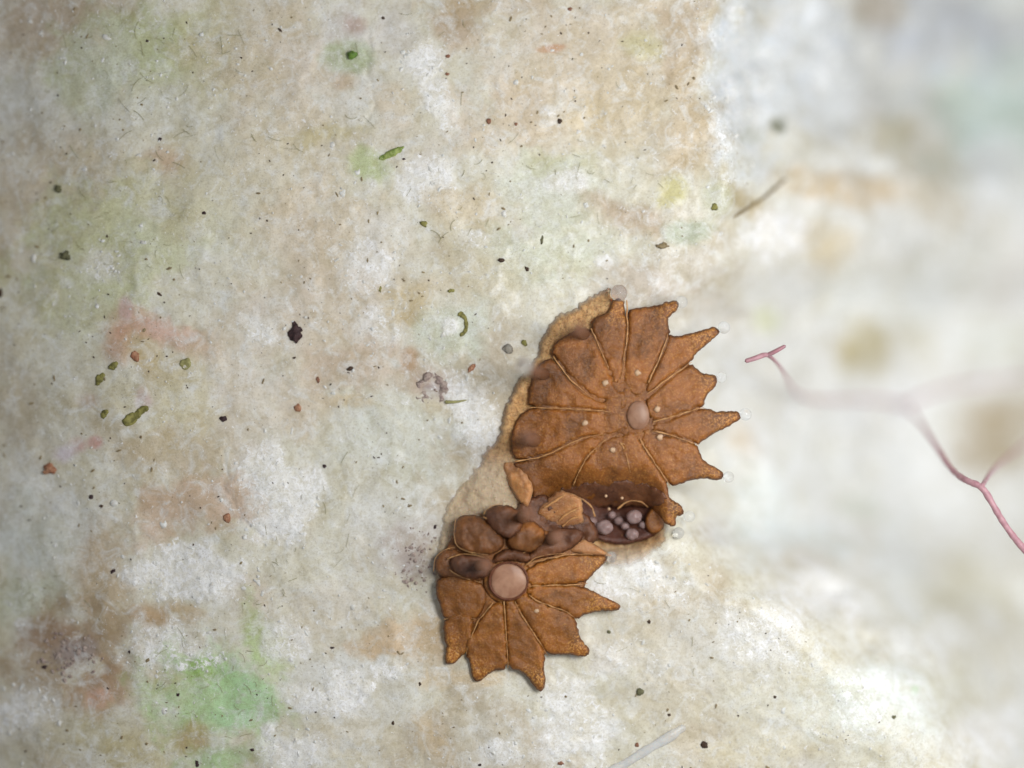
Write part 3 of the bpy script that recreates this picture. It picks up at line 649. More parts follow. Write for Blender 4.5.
# ------------------------------------------------------------------ upper fan
CU = (638.2, 415.6)
def h_up(x, y):
    r = np.hypot(x - CU[0], y - CU[1])
    h = 0.19 - 0.07 * sstep(30, 120, r)
    h = h - 0.42 * sstep(462, 522, y) * sstep(520, 570, x) * sstep(668, 638, x)
    h = h - 0.04 * sstep(565, 515, x)
    return h
up = empty("spiny_fan")
tag(up, "larger upper brown fan of many spine-tipped lobes on the rock's brink", "spiny fan", "brown spiny fans on the rock")
UP = [
 # outline, [(tip, base, half width)]
 ([(440,335),(400,245),(378,200),(385,168),(420,152),(440,140),(450,105),(470,90),(490,100),(497,150),(504,200),(497,260),(488,330),(482,380),(460,395)], [((470,92),(474,165),30)]),
 ([(505,140),(520,130),(560,128),(600,122),(640,108),(670,102),(684,116),(672,140),(655,152),(640,168),(645,200),(655,212),(640,220),(628,260),(612,300),(590,345),(572,385),(545,430),(510,410),(486,380),(492,330),(500,260),(507,200)], [((682,112),(622,142),40)]),
 ([(645,218),(665,226),(700,222),(750,208),(800,194),(818,203),(814,224),(780,250),(735,285),(722,312),(680,340),(640,370),(600,405),(570,425),(560,410),(575,385),(594,345),(616,300),(632,260)], [((816,208),(728,250),46)]),
 ([(722,318),(740,335),(755,350),(780,357),(805,360),(813,380),(802,402),(780,418),(768,440),(765,465),(720,478),(680,492),(640,510),(590,518),(575,470),(572,430),(602,408),(642,373),(682,343)], [((812,380),(768,392),40)]),
 ([(765,469),(790,480),(830,482),(870,479),(891,490),(888,512),(850,532),(800,558),(765,580),(750,592),(745,597),(710,580),(680,570),(630,560),(585,545),(590,520),(640,513),(682,495),(722,481)], [((890,498),(800,522),46)]),
 ([(745,600),(752,625),(765,650),(790,668),(830,684),(831,712),(800,717),(760,712),(720,718),(690,726),(660,738),(648,733),(620,695),(590,648),(565,610),(545,575),(560,550),(585,548),(630,563),(680,573),(712,584)], [((830,700),(765,685),34)]),
 ([(545,578),(563,612),(588,650),(618,697),(645,735),(642,771),(659,785),(685,799),(700,828),(685,842),(669,838),(668,870),(655,878),(632,866),(608,833),(573,805),(495,800),(410,806),(352,790),(310,770),(325,715),(362,640),(430,577),(480,560),(530,560)], [((698,832),(662,806),24), ((657,880),(630,835),22)]),
 ([(428,575),(358,640),(322,712),(306,780),(270,800),(220,812),(168,822),(182,770),(165,720),(125,680),(115,655),(210,642),(290,603),(370,567)], []),
 ([(500,500),(430,484),(250,472),(165,472),(130,500),(105,560),(108,620),(120,652),(208,637),(288,598),(370,562),(430,572),(500,545)], []),
 ([(500,490),(430,480),(250,467),(168,467),(165,430),(172,390),(185,345),(215,310),(250,298),(312,388),(383,438),(450,460)], []),
 ([(490,480),(450,455),(386,433),(318,383),(254,293),(243,280),(250,255),(285,228),(330,205),(378,203),(398,248),(438,338),(458,398),(500,430)], []),
]
up_lobes = []
UNI = [np.array(z1(o)) for o, _ in UP] + [np.array(z1([(440, 400), (560, 400), (600, 470), (590, 560), (500, 570), (430, 500)]))]
def plate(pts, c, k): return [(c[0] + (x - c[0]) * k, c[1] + (y - c[1]) * k) for x, y in pts]
UPLATE = plate(z1([(440,150),(510,150),(640,140),(650,215),(720,300),(765,400),(765,470),(745,590),(720,690),(650,725),(620,780),(500,790),(350,770),(230,735),(120,655),(115,560),(170,470),(175,390),(250,290),(330,215)]), CU, .95)
shell("base_plate", UPLATE, lambda x, y: h_up(x, y) + .0, M['brown_up'], up, bulge=.012, edge=5, thick=.06, rimw=.1, seed=29)
for i, (ol, sp) in enumerate(UP):
    sp = [(z1([a])[0], z1([b])[0], w / 3.41) for a, b, w in sp]
    up_lobes.append(shell("lobe", z1(ol), h_up, M['brown_up'], up, bulge=.03, edge=4.5, thick=.06, spines=sp, it=1, seed=i + 1, rag=.85, union=UNI, bump=.022))
shell("central_plate", [(CU[0] - 12 + 25 * math.cos(a), CU[1] - 3 + 24 * math.sin(a)) for a in np.linspace(0, 2 * math.pi, 24, endpoint=False)],
      lambda x, y: h_up(x, y) + .004, M['brown_up'], up, bulge=.03, edge=18, thick=.05, rimw=.1, seed=30, rag=2.5)
blob("central_boss", 638.2, 415.6, .235, .115, .145, .026, M['boss_grey'], up, .06, 3, 4)
def ridge(parent, pts, hf, r=.0050, off=.0300, mat='ridge', name="ridge"):
    p = resample(chaikin(pts, False, 2), 4, False)
    p = p + 0.9 * np.stack([fbm(p[:, 0] / 6, p[:, 1] / 6, 2, .5, 5), fbm(p[:, 0] / 6, p[:, 1] / 6, 2, .5, 6)], 1)
    z = hf(p[:, 0], p[:, 1]) + off
    return tube(name, [W(a, b, float(c)) for (a, b), c in zip(p, z)], [r * 1.1, r, r * .9, r * .5] if name == 'ridge' else r, M[mat], parent, 6, 0, wob=1.1)
for k, pts in ((0, [(500,105),(505,200),(492,300),(484,372)]), (10, [(380,200),(402,250),(440,336)]), (9, [(250,296),(315,385),(385,436)]), (8, [(166,470),(250,470),(430,482),(500,488)]),
               (7, [(118,654),(210,640),(290,600),(370,565),(430,560)]), (6, [(316,735),(360,640),(430,576)]), (5, [(545,577),(590,649),(648,735)]), (6, [(478,590),(498,622),(512,690)]),
               (4, [(588,547),(680,571),(747,599)]), (3, [(590,520),(680,493),(765,467)]), (2, [(572,424),(640,371),(722,316)]), (1, [(574,385),(614,300),(642,218)]), (6, [(478,592),(510,600),(545,600)])):
    ridge(up_lobes[k], z1(pts), h_up)
# droplets at the spine tips
def bead(parent, px, py, z, r, mat='bead_clear', name="tip_bead"):
    return blob(name, px, py, z, r, r, r, M[mat], parent, 0, 3)
for k, x, y, z, r in ((0, 619, 293, .17, .085), (1, 681.5, 302, .12, .062), (2, 724, 327.5, .12, .062), (3, 721.5, 377.5, .12, .056), (4, 745.5, 414.5, .12, .062), (5, 728.5, 477, .12, .056), (6, 689.5, 516.5, .02, .056), (6, 678.5, 533, .0, .058)):
    bead(up_lobes[k], x, y, z, r)
# spines of the left lobes rise towards the viewer
def upright(parent, bx, by, tx, ty, zb, zt, r, bead_r, mat, bmat):
    o = tube("spine", [W(bx, by, zb), W((bx * .6 + tx * .4), (by * .6 + ty * .4), zb + (zt - zb) * .4), W(tx, ty, zt)], [r * 1.5, r * 1.1, r * .8], M[mat], parent, 10)
    if bead_r: bead(parent, tx, ty, zt + bead_r * .7, bead_r, bmat)
upright(up_lobes[10], 584, 334, 578, 329, .10, 1.45, .045, .065, 'brown_dark', 'bead_brown')
upright(up_lobes[9], 544, 374, 535, 371, .10, 1.35, .045, .06, 'brown_dark', 'bead_brown')
bead(up_lobes[9], 525, 366, 1.0, .085)
upright(up_lobes[8], 534, 440, 528, 437, .10, 1.45, .05, .075, 'brown_dark', 'bead_brown')
for x, y in ((605.4, 383), (637.6, 372.5), (657, 409), (659.6, 437), (613, 450), (585.5, 423)):
    blob("white_dot", x, y, float(h_up(np.array([x]), np.array([y]))[0]) + .037, .032, .029, .008, M['white_dot'], up, .3, 2, int(x))
# hollow, flaps and painted-in shade at its lower edge
hol = shell("hollow", [(552, 508), (560, 486), (600, 486), (640, 494), (662, 512), (664, 528), (650, 540), (620, 546), (596, 540), (575, 528)],
      lambda x, y: -.12 - .22 * np.clip(1 - np.hypot((x - 618) / 45, (y - 514) / 26), 0, 1), M['hollow'], up, bulge=.03, edge=4, thick=.05, seed=33, rag=.8)
shell("rim_flap", [(646, 512), (656, 505), (664, 520), (664, 530), (652, 536), (644, 528)], lambda x, y: 0 * x - .08, M['brown_up'], up, bulge=.04, edge=5, thick=.05, seed=34)
pf = shell("pale_flap", z3([(280, 370), (340, 308), (405, 250), (470, 275), (528, 305), (525, 370), (530, 430), (450, 450), (375, 446), (330, 410)]),
      lambda x, y: .10 + .06 * sstep(545, 585, x) - .05 * sstep(500, 528, y), M['flap'], up, bulge=.04, edge=4, thick=.03, seed=35, it=1, rag=1.0)
for pts in ([(400, 420), (450, 370), (520, 345)], [(330, 350), (400, 300), (440, 280)], [(420, 440), (470, 400), (520, 390)]):
    ridge(pf, z3(pts), lambda x, y: .10 + .06 * sstep(545, 585, x) - .05 * sstep(500, 528, y), .010, .048)
shell("orange_flap", [(503, 463), (508, 462), (514, 462), (524, 471), (534, 486), (532, 497), (527, 510), (519, 501), (511, 488), (505, 475)],
      lambda x, y: rock_z(x, y) * .6 + .055 + .09 * sstep(500, 533, x), M['flap'], up, bulge=.025, edge=4, thick=.05, seed=36, it=1, bump=.05, rag=.5)
shell("shade_lip", [(556, 490), (580, 484), (612, 479), (645, 482), (668, 494), (663, 507), (645, 508), (615, 508), (590, 508), (570, 503)],  # dark brown sheet, its colour stands in for shade along the lower edge
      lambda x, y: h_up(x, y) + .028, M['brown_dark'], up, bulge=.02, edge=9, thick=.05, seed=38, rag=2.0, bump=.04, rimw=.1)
for pts in ([(617, 509), (626, 502), (640, 500), (648, 507)], [(595, 516), (592, 507), (584, 500), (572, 494)]):
    ridge(hol, pts, lambda x, y: 0 * x - .06, .007, .0)

# ------------------------------------------------------------------ lower fan
CL = (508.4, 580.7)
def h_low(x, y):
    r = np.hypot(x - CL[0], y - CL[1])
    return 0.19 - 0.10 * sstep(15, 110, r)
low = empty("spiny_fan")
tag(low, "smaller lower brown fan with a round pinkish boss and folded lobes", "spiny fan", "brown spiny fans on the rock")
LOW = [
 ([(445,325),(520,300),(580,288),(650,289),(706,290),(711,302),(690,325),(655,360),(635,384),(540,392),(445,395),(430,370)], [((710,296),(655,322),34)], 'brown_low', 0),
 ([(445,397),(540,393),(600,392),(640,402),(690,430),(735,450),(753,463),(745,482),(700,480),(650,486),(620,497),(606,512),(570,482),(520,465),(470,450),(435,420)], [((752,470),(655,448),44)], 'brown_low', 0),
 ([(435,425),(470,452),(520,467),(570,484),(604,514),(608,555),(625,585),(648,612),(642,637),(610,637),(570,628),(505,632),(470,575),(425,510),(395,450),(405,435)], [((646,630),(590,600),36)], 'brown_low', 0),
 ([(392,450),(425,512),(470,578),(500,633),(490,680),(498,735),(487,756),(465,753),(445,720),(415,688),(370,677),(366,600),(362,520),(355,450)], [((478,755),(462,690),36)], 'brown_low', 0),
 ([(353,450),(360,520),(365,600),(368,677),(320,685),(290,705),(270,725),(250,716),(240,690),(238,655),(225,630),(240,570),(270,510),(318,453)], [((258,722),(272,680),32)], 'brown_low', 0),
 ([(255,508),(245,560),(228,620),(200,645),(175,668),(150,655),(160,605),(150,560),(150,506),(200,498)], [((160,664),(190,618),36)], 'brown_low', .0),
 ([(300,430),(285,480),(262,512),(200,510),(150,514),(132,450),(118,400),(130,368),(180,358),(240,372),(290,395)], [], 'brown_low', .03),
 ([(320,300),(326,340),(300,376),(250,384),(190,372),(130,368),(112,330),(125,285),(170,262),(240,286)], [], 'brown_mid', .02),
 ([(165,305),(200,285),(260,288),(305,302),(315,340),(290,372),(230,374),(180,352)], [], 'brown_dark', .10),
 ([(350,270),(300,292),(240,284),(190,264),(180,215),(190,165),(230,150),(280,158),(330,200),(358,240)], [], 'brown_mid', .10),
 ([(412,215),(360,240),(310,202),(282,155),(300,125),(350,115),(400,130),(424,170)], [], 'brown_dark', .14),
 ([(490,265),(440,284),(380,274),(355,238),(400,180),(450,168),(492,200),(505,235)], [], 'brown_mid', .08),
 ([(632,203),(622,240),(560,287),(480,300),(436,318),(440,285),(500,212),(560,195)], [], 'brown_dark', .06),
 ([(436,320),(400,312),(350,310),(310,325),(325,280),(380,265),(440,278),(460,300)], [], 'brown_dark', .05),
]
low_lobes = []
UNIL = [np.array(z2(o[0])) for o in LOW] + [np.array(z2([(300, 320), (440, 320), (450, 440), (370, 470), (300, 440)]))]
shell("base_plate", plate(z2([(130,290),(200,170),(330,150),(450,190),(600,215),(600,280),(690,300),(640,385),(640,440),(600,510),(600,600),(505,625),(480,680),(370,672),(260,680),(230,620),(165,620),(155,500),(125,400)]), CL, .96), lambda x, y: h_low(x, y) - .03, M['brown_low'], low, bulge=.015, edge=5, thick=.05, rimw=.1, seed=71)
for i, (ol, sp, mt, up_) in enumerate(LOW):
    sp = [(z2([a])[0], z2([b])[0], w / 3.41) for a, b, w in sp]
    low_lobes.append(shell("lobe", z2(ol), (lambda x, y, u=up_: h_low(x, y) + u - (.05 if u else 0)), M[mt], low, bulge=.07 if i > 6 else .03, edge=11 if i > 6 else 4.5, thick=.08, spines=sp, seed=50 + i, rag=.8, it=2 if i > 6 else 1, rimw=.1 if i > 6 else 1.8, union=UNIL if i < 6 else None, bump=.05 if i > 6 else .022))
shell("fold", [(508, 512), (535, 492), (560, 500), (590, 515), (603, 540), (575, 552), (535, 548)], lambda x, y: 0 * x + .05, M['brown_dark'], low, bulge=.06, edge=8, thick=.06, seed=73, bump=.05, rag=1)
shell("central_plate", [(CL[0] + 26 * math.cos(a), CL[1] + 24 * math.sin(a)) for a in np.linspace(0, 2 * math.pi, 24, endpoint=False)],
      lambda x, y: h_low(x, y) - .01, M['brown_low'], low, bulge=.02, edge=10, thick=.05, rimw=.1, seed=70)
boss = blob("central_boss", 508.6, 581, .226, .185, .180, .03, M['boss'], low, .05, 4, 9)
rp = [(508.6 + 19.0 * math.cos(a), 581 + 18.6 * math.sin(a)) for a in np.linspace(0, 2 * math.pi, 33)]
tube("boss_rim", [W(a, b, .235) for a, b in rp], .012, M['rimline'], low, 6, 1, wob=.3)
for k, pts in ((1, [(440,397),(540,393),(600,392),(640,386)]), (2, [(440,425),(470,451),(520,466),(570,483),(606,512)]), (3, [(393,450),(425,511),(470,577),(503,633)]),
               (4, [(354,450),(361,520),(366,600),(369,677)]), (5, [(318,454),(270,510),(240,570),(226,628)]), (6, [(150,510),(200,504),(258,508)]), (0, [(436,322),(520,298),(580,287),(660,288)]),
               (13, [(365,286),(410,288),(462,274)]), (12, [(430,325),(470,292),(570,283)]), (7, [(113,345),(118,300),(150,270),(190,264)]), (8, [(162,305),(195,287),(250,286),(300,300)]),
               (9, [(300,288),(240,282),(190,262),(181,215),(190,168)]), (9, [(212,262),(204,215),(210,175)]), (10, [(282,158),(320,180),(345,208),(352,222)]), (10, [(285,150),(300,126),(350,116)]), (8, [(170,340),(200,362),(240,375)])):
    u = LOW[k][3]
    ridge(low_lobes[k], z2(pts), (lambda x, y, u=u: h_low(x, y) + u - (.05 if u else 0)), .0050 if k < 6 else .0042, .0300)
bead(low_lobes[0], 611, 557, .10, .058)
bead(low_lobes[10], 526, 514, 1.14, .07, 'bead_brown'); bead(low_lobes[8], 484, 565, 1.14, .075, 'bead_brown'); bead(low_lobes[12], 555, 537, 1.0, .075, 'bead_brown')
for (k, bx, by, tx, ty, zt) in ((10, 522, 518, 526, 514, 1.1), (8, 479, 566, 484, 565, 1.1), (12, 552, 540, 555, 537, .95)):
    upright(low_lobes[k], bx, by, tx, ty, .12, zt, .045, 0, 'brown_dark', 'bead_brown')
shell("pale_flap", z3([(440, 570), (485, 530), (530, 500), (600, 540), (640, 570), (690, 600), (600, 592), (510, 586)]), lambda x, y: 0 * x + .10, M['flap'], low, bulge=.04, edge=4, thick=.03, seed=80, it=1)
blob("white_dot", 536.5, 611, .205, .026, .022, .008, M['white_dot'], low, .1, 2, 3)

# ------------------------------------------------------------------ beads in the dark hollow
for x, y, z, r, lab in ((591, 523, -.10, .062, "leftmost milky mauve bead in the dark hollow, half hidden in shade"),
                        (604.5, 527, -.05, .085, "round milky bead at the lower left of the dark hollow's cluster"),
                        (634, 517, -.04, .080, "largest milky mauve bead, uppermost in the dark hollow between the fans"),
                        (632, 534, -.07, .064, "lowest milky bead of the cluster in the dark hollow"),
                        (619, 521, -.16, .048, "small dim bead deep in the middle of the dark hollow"),
                        (625, 526, -.12, .044, "small bead wedged between the large upper bead and the lowest bead"),
                        (643, 525, -.12, .040, "small dim bead at the right end of the dark hollow"),
                        (612, 515, -.13, .038, "tiny dim bead under the dark upper edge of the hollow")):
    b = blob("round_bead", x, y, z, r, r * .92, r, M['bead_milky'], None, .09, 3, int(x))
    tag(b, lab, "bead", "milky beads in the hollow")
    stalk_dir = (618 - x, 508 - y)
for x, y, lab in ((606, 496, "tiny cream dot left of two on the upper fan's dark lower edge"), (622, 498, "tiny cream dot above the hollow's dark mouth"), (609, 509, "tiny bright dot just above the bead cluster in the hollow")):
    tag(blob("cream_dot", x, y, .04 if y < 500 else -.08, .016, .016, .014, M['white_dot'], None, .1, 2, int(x)), lab, "dot", "cream dots by the hollow")

# ------------------------------------------------------------------ pink alga
alga = empty("pink_alga")
tag(alga, "dusky pink branching alga thread on the blurred right side of the rock", "alga")
def P3(l): return [W(a, b, c) for a, b, c in l]
def on_rock(x, y, lift=.06): return (x, y, rz(x, y) + lift)
tube("stem", P3([(1062, 592, .1), (1036, 562, .12), (1020, 545, .14), (1004, 524, .14), (992, 503, .12), (982, 486, .1), (966, 481, .0), (951, 470, -.35), (936, 446, -.9), (921, 423, -1.5), on_rock(906, 405, .15)]),
     [.036, .033, .034, .033, .024, .02], M['pink'], alga, 12, 3, wob=.22)
tube("branch", P3([on_rock(906, 405, .15), on_rock(875, 399), on_rock(825, 401), on_rock(796, 396, .3), (787, 378, -.9), (779, 365, -.4), (771, 357, .0), (766, 354, .08), (756, 358, .12), (746, 361, .12)]),
     [.022, .015, .014, .018, .026, .022], M['pink'], alga, 10, 2, wob=.08)
tube("branch", P3([on_rock(906, 405, .15), on_rock(940, 389), on_rock(990, 381), on_rock(1060, 374)]), [.022, .015, .014], M['pink'], alga, 10, 2)
tube("branch", P3([(982, 486, .1), (992, 470, -.7), (1010, 455, -1.6), (1040, 435, -2.3)]), [.026, .018, .016], M['pink'], alga, 10, 2)
tube("twig_tip", P3([(768, 355, .06), (777, 350.5, .1), (785, 346, .1)]), [.024, .022, .016], M['pink_grey'], alga, 8, 2)

# ------------------------------------------------------------------ other small things on the rock
tw = tube("dry_twig", P3([(734, 217, rz(734, 217) + .01), (752, 206, rz(752, 206) + .03), (768, 195, rz(768, 195) + .04), (786, 179, rz(786, 179) + .03)]), [.012, .016, .012], M['twig'], None, 8, 2, wob=.3)
tag(tw, "thin dry tan twig lying across the brink above the upper fan", "twig")
wt = tube("white_tube", P3([(596, 782, rz(600, 768) + .05), (628, 762, rz(628, 762) + .02), (650, 748, rz(650, 748) + .03), (668, 738, rz(668, 738) + .03), (684, 727, rz(684, 727) + .0)]), [.055, .05, .045, .052, .03], M['tube'], None, 12, 2, wob=.30, flat=.6)
tag(wt, "milky white worm tube lying at the bottom edge of the rock", "tube")

def flake(name, pts, mat, th=.03, lift=.004, bulge=.012, edge=2.5, **kw):
    cx, cy = np.mean(pts, 0); zz = rz(cx, cy) + lift
    return shell(name, pts, lambda x, y: rock_z(x, y) * .5 + .5 * zz + lift * .5, M[mat], None, bulge=bulge, edge=edge, thick=th, step=.8, grid=1.2, rag=.9, it=1, bump=.03, **kw)
tag(flake("leaf_fragment", [(377, 160), (383, 154), (390, 150), (398, 147), (406, 146), (400, 152), (393, 157), (385, 160)], 'paleg'), "pointed yellow-green leaf fragment on the pale green stain, upper middle", "leaf")
tag(blob("green_grain", 352, 55, rz(352, 55) + .03, .055, .04, .04, M['green'], None, .3, 3, 2, -35), "vivid dark green grain near the top edge, left of the white patch", "grain")
tag(flake("green_curl", [(457, 314), (462, 311), (467, 316), (469, 324), (466, 334), (460, 338), (458, 334), (464, 330), (465, 323), (462, 318)], 'olive'), "curled olive green flake on pale rock left of the upper fan", "flake")
tag(flake("olive_flake", [(121, 422), (125, 416), (131, 412), (136, 412), (141, 406), (148, 405), (149, 410), (143, 414), (138, 419), (133, 424), (127, 427)], 'olive', seed=2), "bent olive green flake below the pink stain at left", "flake")
tag(flake("olive_flake", [(101, 412), (104, 409), (108, 410), (107, 416), (104, 420), (101, 418)], 'olive', seed=3), "small squarish olive flake left of the bent olive flake", "flake")
tag(flake("olive_flake", [(94, 384), (96, 375), (102, 372), (106, 375), (103, 380), (98, 386)], 'olive', seed=4), "tilted olive brown flake at the pink stain's lower left", "flake")
tag(flake("olive_flake", [(107, 368), (111, 362), (118, 361), (119, 366), (113, 370)], 'olive', seed=5), "olive flake tucked under the pink stain", "flake")
tag(flake("olive_flake", [(178, 365), (183, 358), (190, 358), (191, 366), (186, 371)], 'paleolive', seed=6), "faint olive flake to the right of the pink stain", "flake")
tag(flake("red_flake", [(130, 352), (136, 350), (140, 356), (138, 362), (132, 360)], 'rusty', seed=7), "small orange red flake in the pink stain", "flake")

M['mauve'] = simple_material("mauve_brown_crumb", (190, 174, 162), (142, 122, 118), 34, 0.6, 0.06)
heap = shell("crumb_heap", [(415, 388), (420, 378), (430, 371), (442, 376), (449, 385), (446, 396), (438, 403), (424, 402), (416, 397)], lambda x, y: rock_z(x, y) + .0, M['mauve'], None, bulge=.015, edge=14, thick=.03, rag=2.4, bump=.13, seed=9, grid=1.5, it=1)
tag(heap, "low mauve brown heap of crumbs left of the upper fan", "crumbs")
tag(tube("splinter", P3([(446, 402, rz(446, 402) + .02), (456, 402, rz(456, 402) + .02), (467, 400, rz(467, 400) + .015)]), [.02, .014, .004], M['paleolive'], None, 6, 1), "thin grey-green splinter pointing right from the mauve crumb heap", "splinter")
GR = [ # x, y, rx, ry, rot, material, label
 (295.5, 332, 6.2, 8.2, 10, 'black', "biggest black grain, alone on tan rock left of centre"),
 (223, 419, 3.4, 3.0, 0, 'black', "small round black grain below and left of the biggest black grain"),
 (58, 189, 5.0, 4.2, 0, 'greyg', "grey-green round grain near the left edge, the upper of two"),
 (66, 256, 6.6, 5.4, 10, 'greyg', "olive grey round grain near the left edge, the lower of two"),
 (49, 469, 7.0, 6.4, 0, 'rusty', "round rusty orange grain at the left edge below the pink stain"),
 (0.5, 293, 3.0, 5.0, 0, 'darkbrown', "dark grain cut by the left edge of the picture"),
 (113, 571, 3.6, 2.0, -40, 'black', "oblong black grain on the tan band at lower left"),
 (91, 497, 2.4, 3.0, 0, 'black', "black grain below the rusty orange grain"),
 (101, 506, 2.0, 1.6, 0, 'darkbrown', "tiny dark grain right below the black grain at left"),
 (197, 764, 2.4, 4.2, 0, 'black', "black grain at the bottom edge under the green patch"),
 (252, 750, 2.2, 1.8, 0, 'black', "black grain right of the green patch at the bottom"),
 (45, 667, 2.8, 2.2, 0, 'black', "black grain on the brown stain at lower left"),
 (130, 652, 2.2, 2.2, 0, 'black', "black grain at the left end of the white patch above the green"),
 (178, 695, 1.8, 1.8, 0, 'black', "black grain on the green patch"),
 (227, 517, 4.0, 6.0, -15, 'rusty', "red brown crumb against the edge of the white slab"),
 (324.5, 466, 2.2, 2.2, 0, 'black', "tiny round black grain on pale rock left of the upper fan"),
 (160, 139, 2.4, 1.8, -30, 'black', "tiny black grain upper left of centre on grey rock"),
 (204, 213, 1.8, 1.8, 0, 'black', "tiny black dot on the green-tinged rock, upper left"),
 (147, 41, 1.8, 1.6, 0, 'black', "tiny black dot on the green stain near the top left"),
 (159, 294, 3.4, 1.8, 30, 'darkbrown', "short dark splinter above the pink stain"),
 (489, 121, 2.8, 3.2, 0, 'redbrown', "red brown grain in the upper middle, left of its pair"),
 (516, 124, 2.0, 1.8, 0, 'redbrown', "tiny rusty grain between two larger grains, upper middle"),
 (560, 121, 2.8, 3.0, 0, 'darkbrown', "dark brown grain beside the ochre patch, upper middle"),
 (424, 224, 4.4, 3.4, 10, 'olive', "small dark olive grain on tan rock above the centre"),
 (451, 291, 4.2, 2.2, -15, 'olive', "flat olive grain above the curled olive flake"),
 (380, 289, 1.8, 4.4, 0, 'olive', "upright olive splinter left of the flat olive grain"),
 (501, 260, 4.2, 2.2, 10, 'darkbrown', "dark grain with a shiny top above the upper fan"),
 (527, 269, 3.2, 2.4, 40, 'darkbrown', "dark double grain right of the shiny-topped dark grain"),
 (542, 240, 2.0, 4.4, 10, 'greyg', "upright grey-green splinter above the upper fan"),
 (524, 343, 3.0, 4.6, -30, 'olive', "olive green speck hard by the crust of the upper fan"),
 (508, 349, 6.0, 5.4, 0, 'disc', "grey translucent disc left of the olive speck by the crust"),
 (471, 369, 6.0, 2.6, -45, 'rusty', "slanting reddish splinter left of the upper fan"),
 (318, 380, 2.2, 4.4, -15, 'redbrown', "red brown splinter right of centre on the tan patch"),
 (350, 369, 4.0, 2.6, -30, 'darkbrown', "brown crumb right of the biggest black grain"),
 (298, 408, 4.4, 4.4, 0, 'rusty', "ochre crumb below the biggest black grain"),
 (640, 692, 4.6, 4.4, 0, 'greyg', "dark grey-green grain on cream rock at bottom middle"),
 (669, 715, 2.0, 1.8, 0, 'darkbrown', "dark brown dot below the grey-green grain at bottom middle"),
 (649, 622, 1.8, 2.2, 0, 'darkbrown', "tiny dark dot right of the lower fan's longest spine"),
 (632, 644, 1.6, 1.6, 0, 'darkbrown', "dark dot below right of the lower fan's spines"),
 (609, 632, 2.8, 2.4, 0, 'greyg', "grey-green dot just right of the lower fan"),
 (704, 745, 4.2, 3.6, 20, 'darkbrown', "dark crumb right of the milky white tube"),
 (637, 745, 2.4, 3.4, 20, 'redbrown', "red brown crumb left of the milky white tube"),
 (560, 763, 4.0, 2.4, 0, 'redbrown', "brown crumb at the bottom edge below the white patch"),
 (332, 648, 2.6, 1.4, 0, 'black', "black splinter on cream rock left of the lower fan"),
 (420, 684, 1.6, 2.2, 0, 'darkbrown', "dark speck below the tan stain left of the lower fan"),
 (393, 723, 1.6, 2.4, 0, 'darkbrown', "dark upright speck at the bottom left of middle"),
 (480, 765, 2.0, 1.8, -30, 'black', "black speck on the bottom edge below the lower fan"),
 (435, 527, 1.4, 3.0, 20, 'black', "black splinter on the crust's left edge by the folded lobes"),
 (894, 717, 2.6, 2.2, 0, 'greyg', "faint grey grain on the blurred rock at bottom right"),
 (775, 697, 1.8, 1.8, 0, 'darkbrown', "lone dark dot right of the milky tube on the slope"),
 (715, 207, 4.0, 3.6, 0, 'olive', "olive dot on the brink just left of the dry twig"),
 (662, 246, 7.0, 3.2, -5, 'twigc', "tan oval scale on whitish rock above the upper fan"),
 (383, 18, 2.0, 1.8, 0, 'darkbrown', "dark dot at the top edge beside the white patch"), (570, 9, 2.6, 2.0, 0, 'redbrown', "red brown dot by the top edge right of the brown stain"),
 (280, 30, 3.4, 1.4, 50, 'darkbrown', "slanting dark splinter near the top, left of the green grain"), (448, 56, 2.6, 1.8, 10, 'redbrown', "rusty speck under the brown stain at the top"),
 (447, 74, 2.6, 1.8, 20, 'redbrown', "rusty speck lower of two under the brown stain"), (404, 159, 1.8, 1.4, 0, 'black', "black dot right of the yellow-green leaf fragment"),
]
M['twigc'] = M['twig']
for i, (x, y, a, b, rot, mt, lab) in enumerate(GR):
    z = rz(x, y)
    if i > 1: a, b = a * .86, b * .86
    o = blob("grain" if min(a, b) > 0.6 * max(a, b) else "splinter", x, y, z + .001 * min(a, b), a / 100, b / 100, .5 * min(a, b) / 100, M[mt], None, .36, 3 if a > 4 else 2, i, rot, 2.2)
    tag(o, lab, "grain", "loose grains on the rock")

# uncountable fine material
def scatter(name, n, region, size, mat, label, cat, keep=None, elong=1.0, lift=.3, seed=0):
    r = np.random.default_rng(seed); V = []; F = []
    bm = bmesh.new(); bmesh.ops.create_icosphere(bm, subdivisions=2 if size[1] > 3 else 1, radius=1); bv = np.array([v.co[:] for v in bm.verts]); bf = [[v.index for v in f.verts] for f in bm.faces]; bm.free()
    k = 0; tries = 0
    while k < n and tries < n * 30:
        tries += 1
        x = r.uniform(region[0], region[2]); y = r.uniform(region[1], region[3])
        if keep is not None and not keep(x, y, r): continue
        s = size[0] + (size[1] - size[0]) * r.random() ** 2.5
        sc = np.array([s * r.uniform(.7, elong), s * r.uniform(.6, 1.0), s * .7]) / 100
        a = r.uniform(0, math.pi); v = bv * (1 + r.normal(0, .18, (len(bv), 1))) * sc
        v = np.stack([v[:, 0] * math.cos(a) - v[:, 1] * math.sin(a), v[:, 0] * math.sin(a) + v[:, 1] * math.cos(a), v[:, 2]], 1) + np.array(W(x, y, rz(x, y) + lift * s / 100))
        o = len(V); V.extend(map(tuple, v)); F.extend([[i + o for i in f] for f in bf]); k += 1
    ob = link(name, pydata(name, V, F), M[mat], None, smooth=size[1] > 3.5)
    return tag(ob, label, cat, kind="stuff")
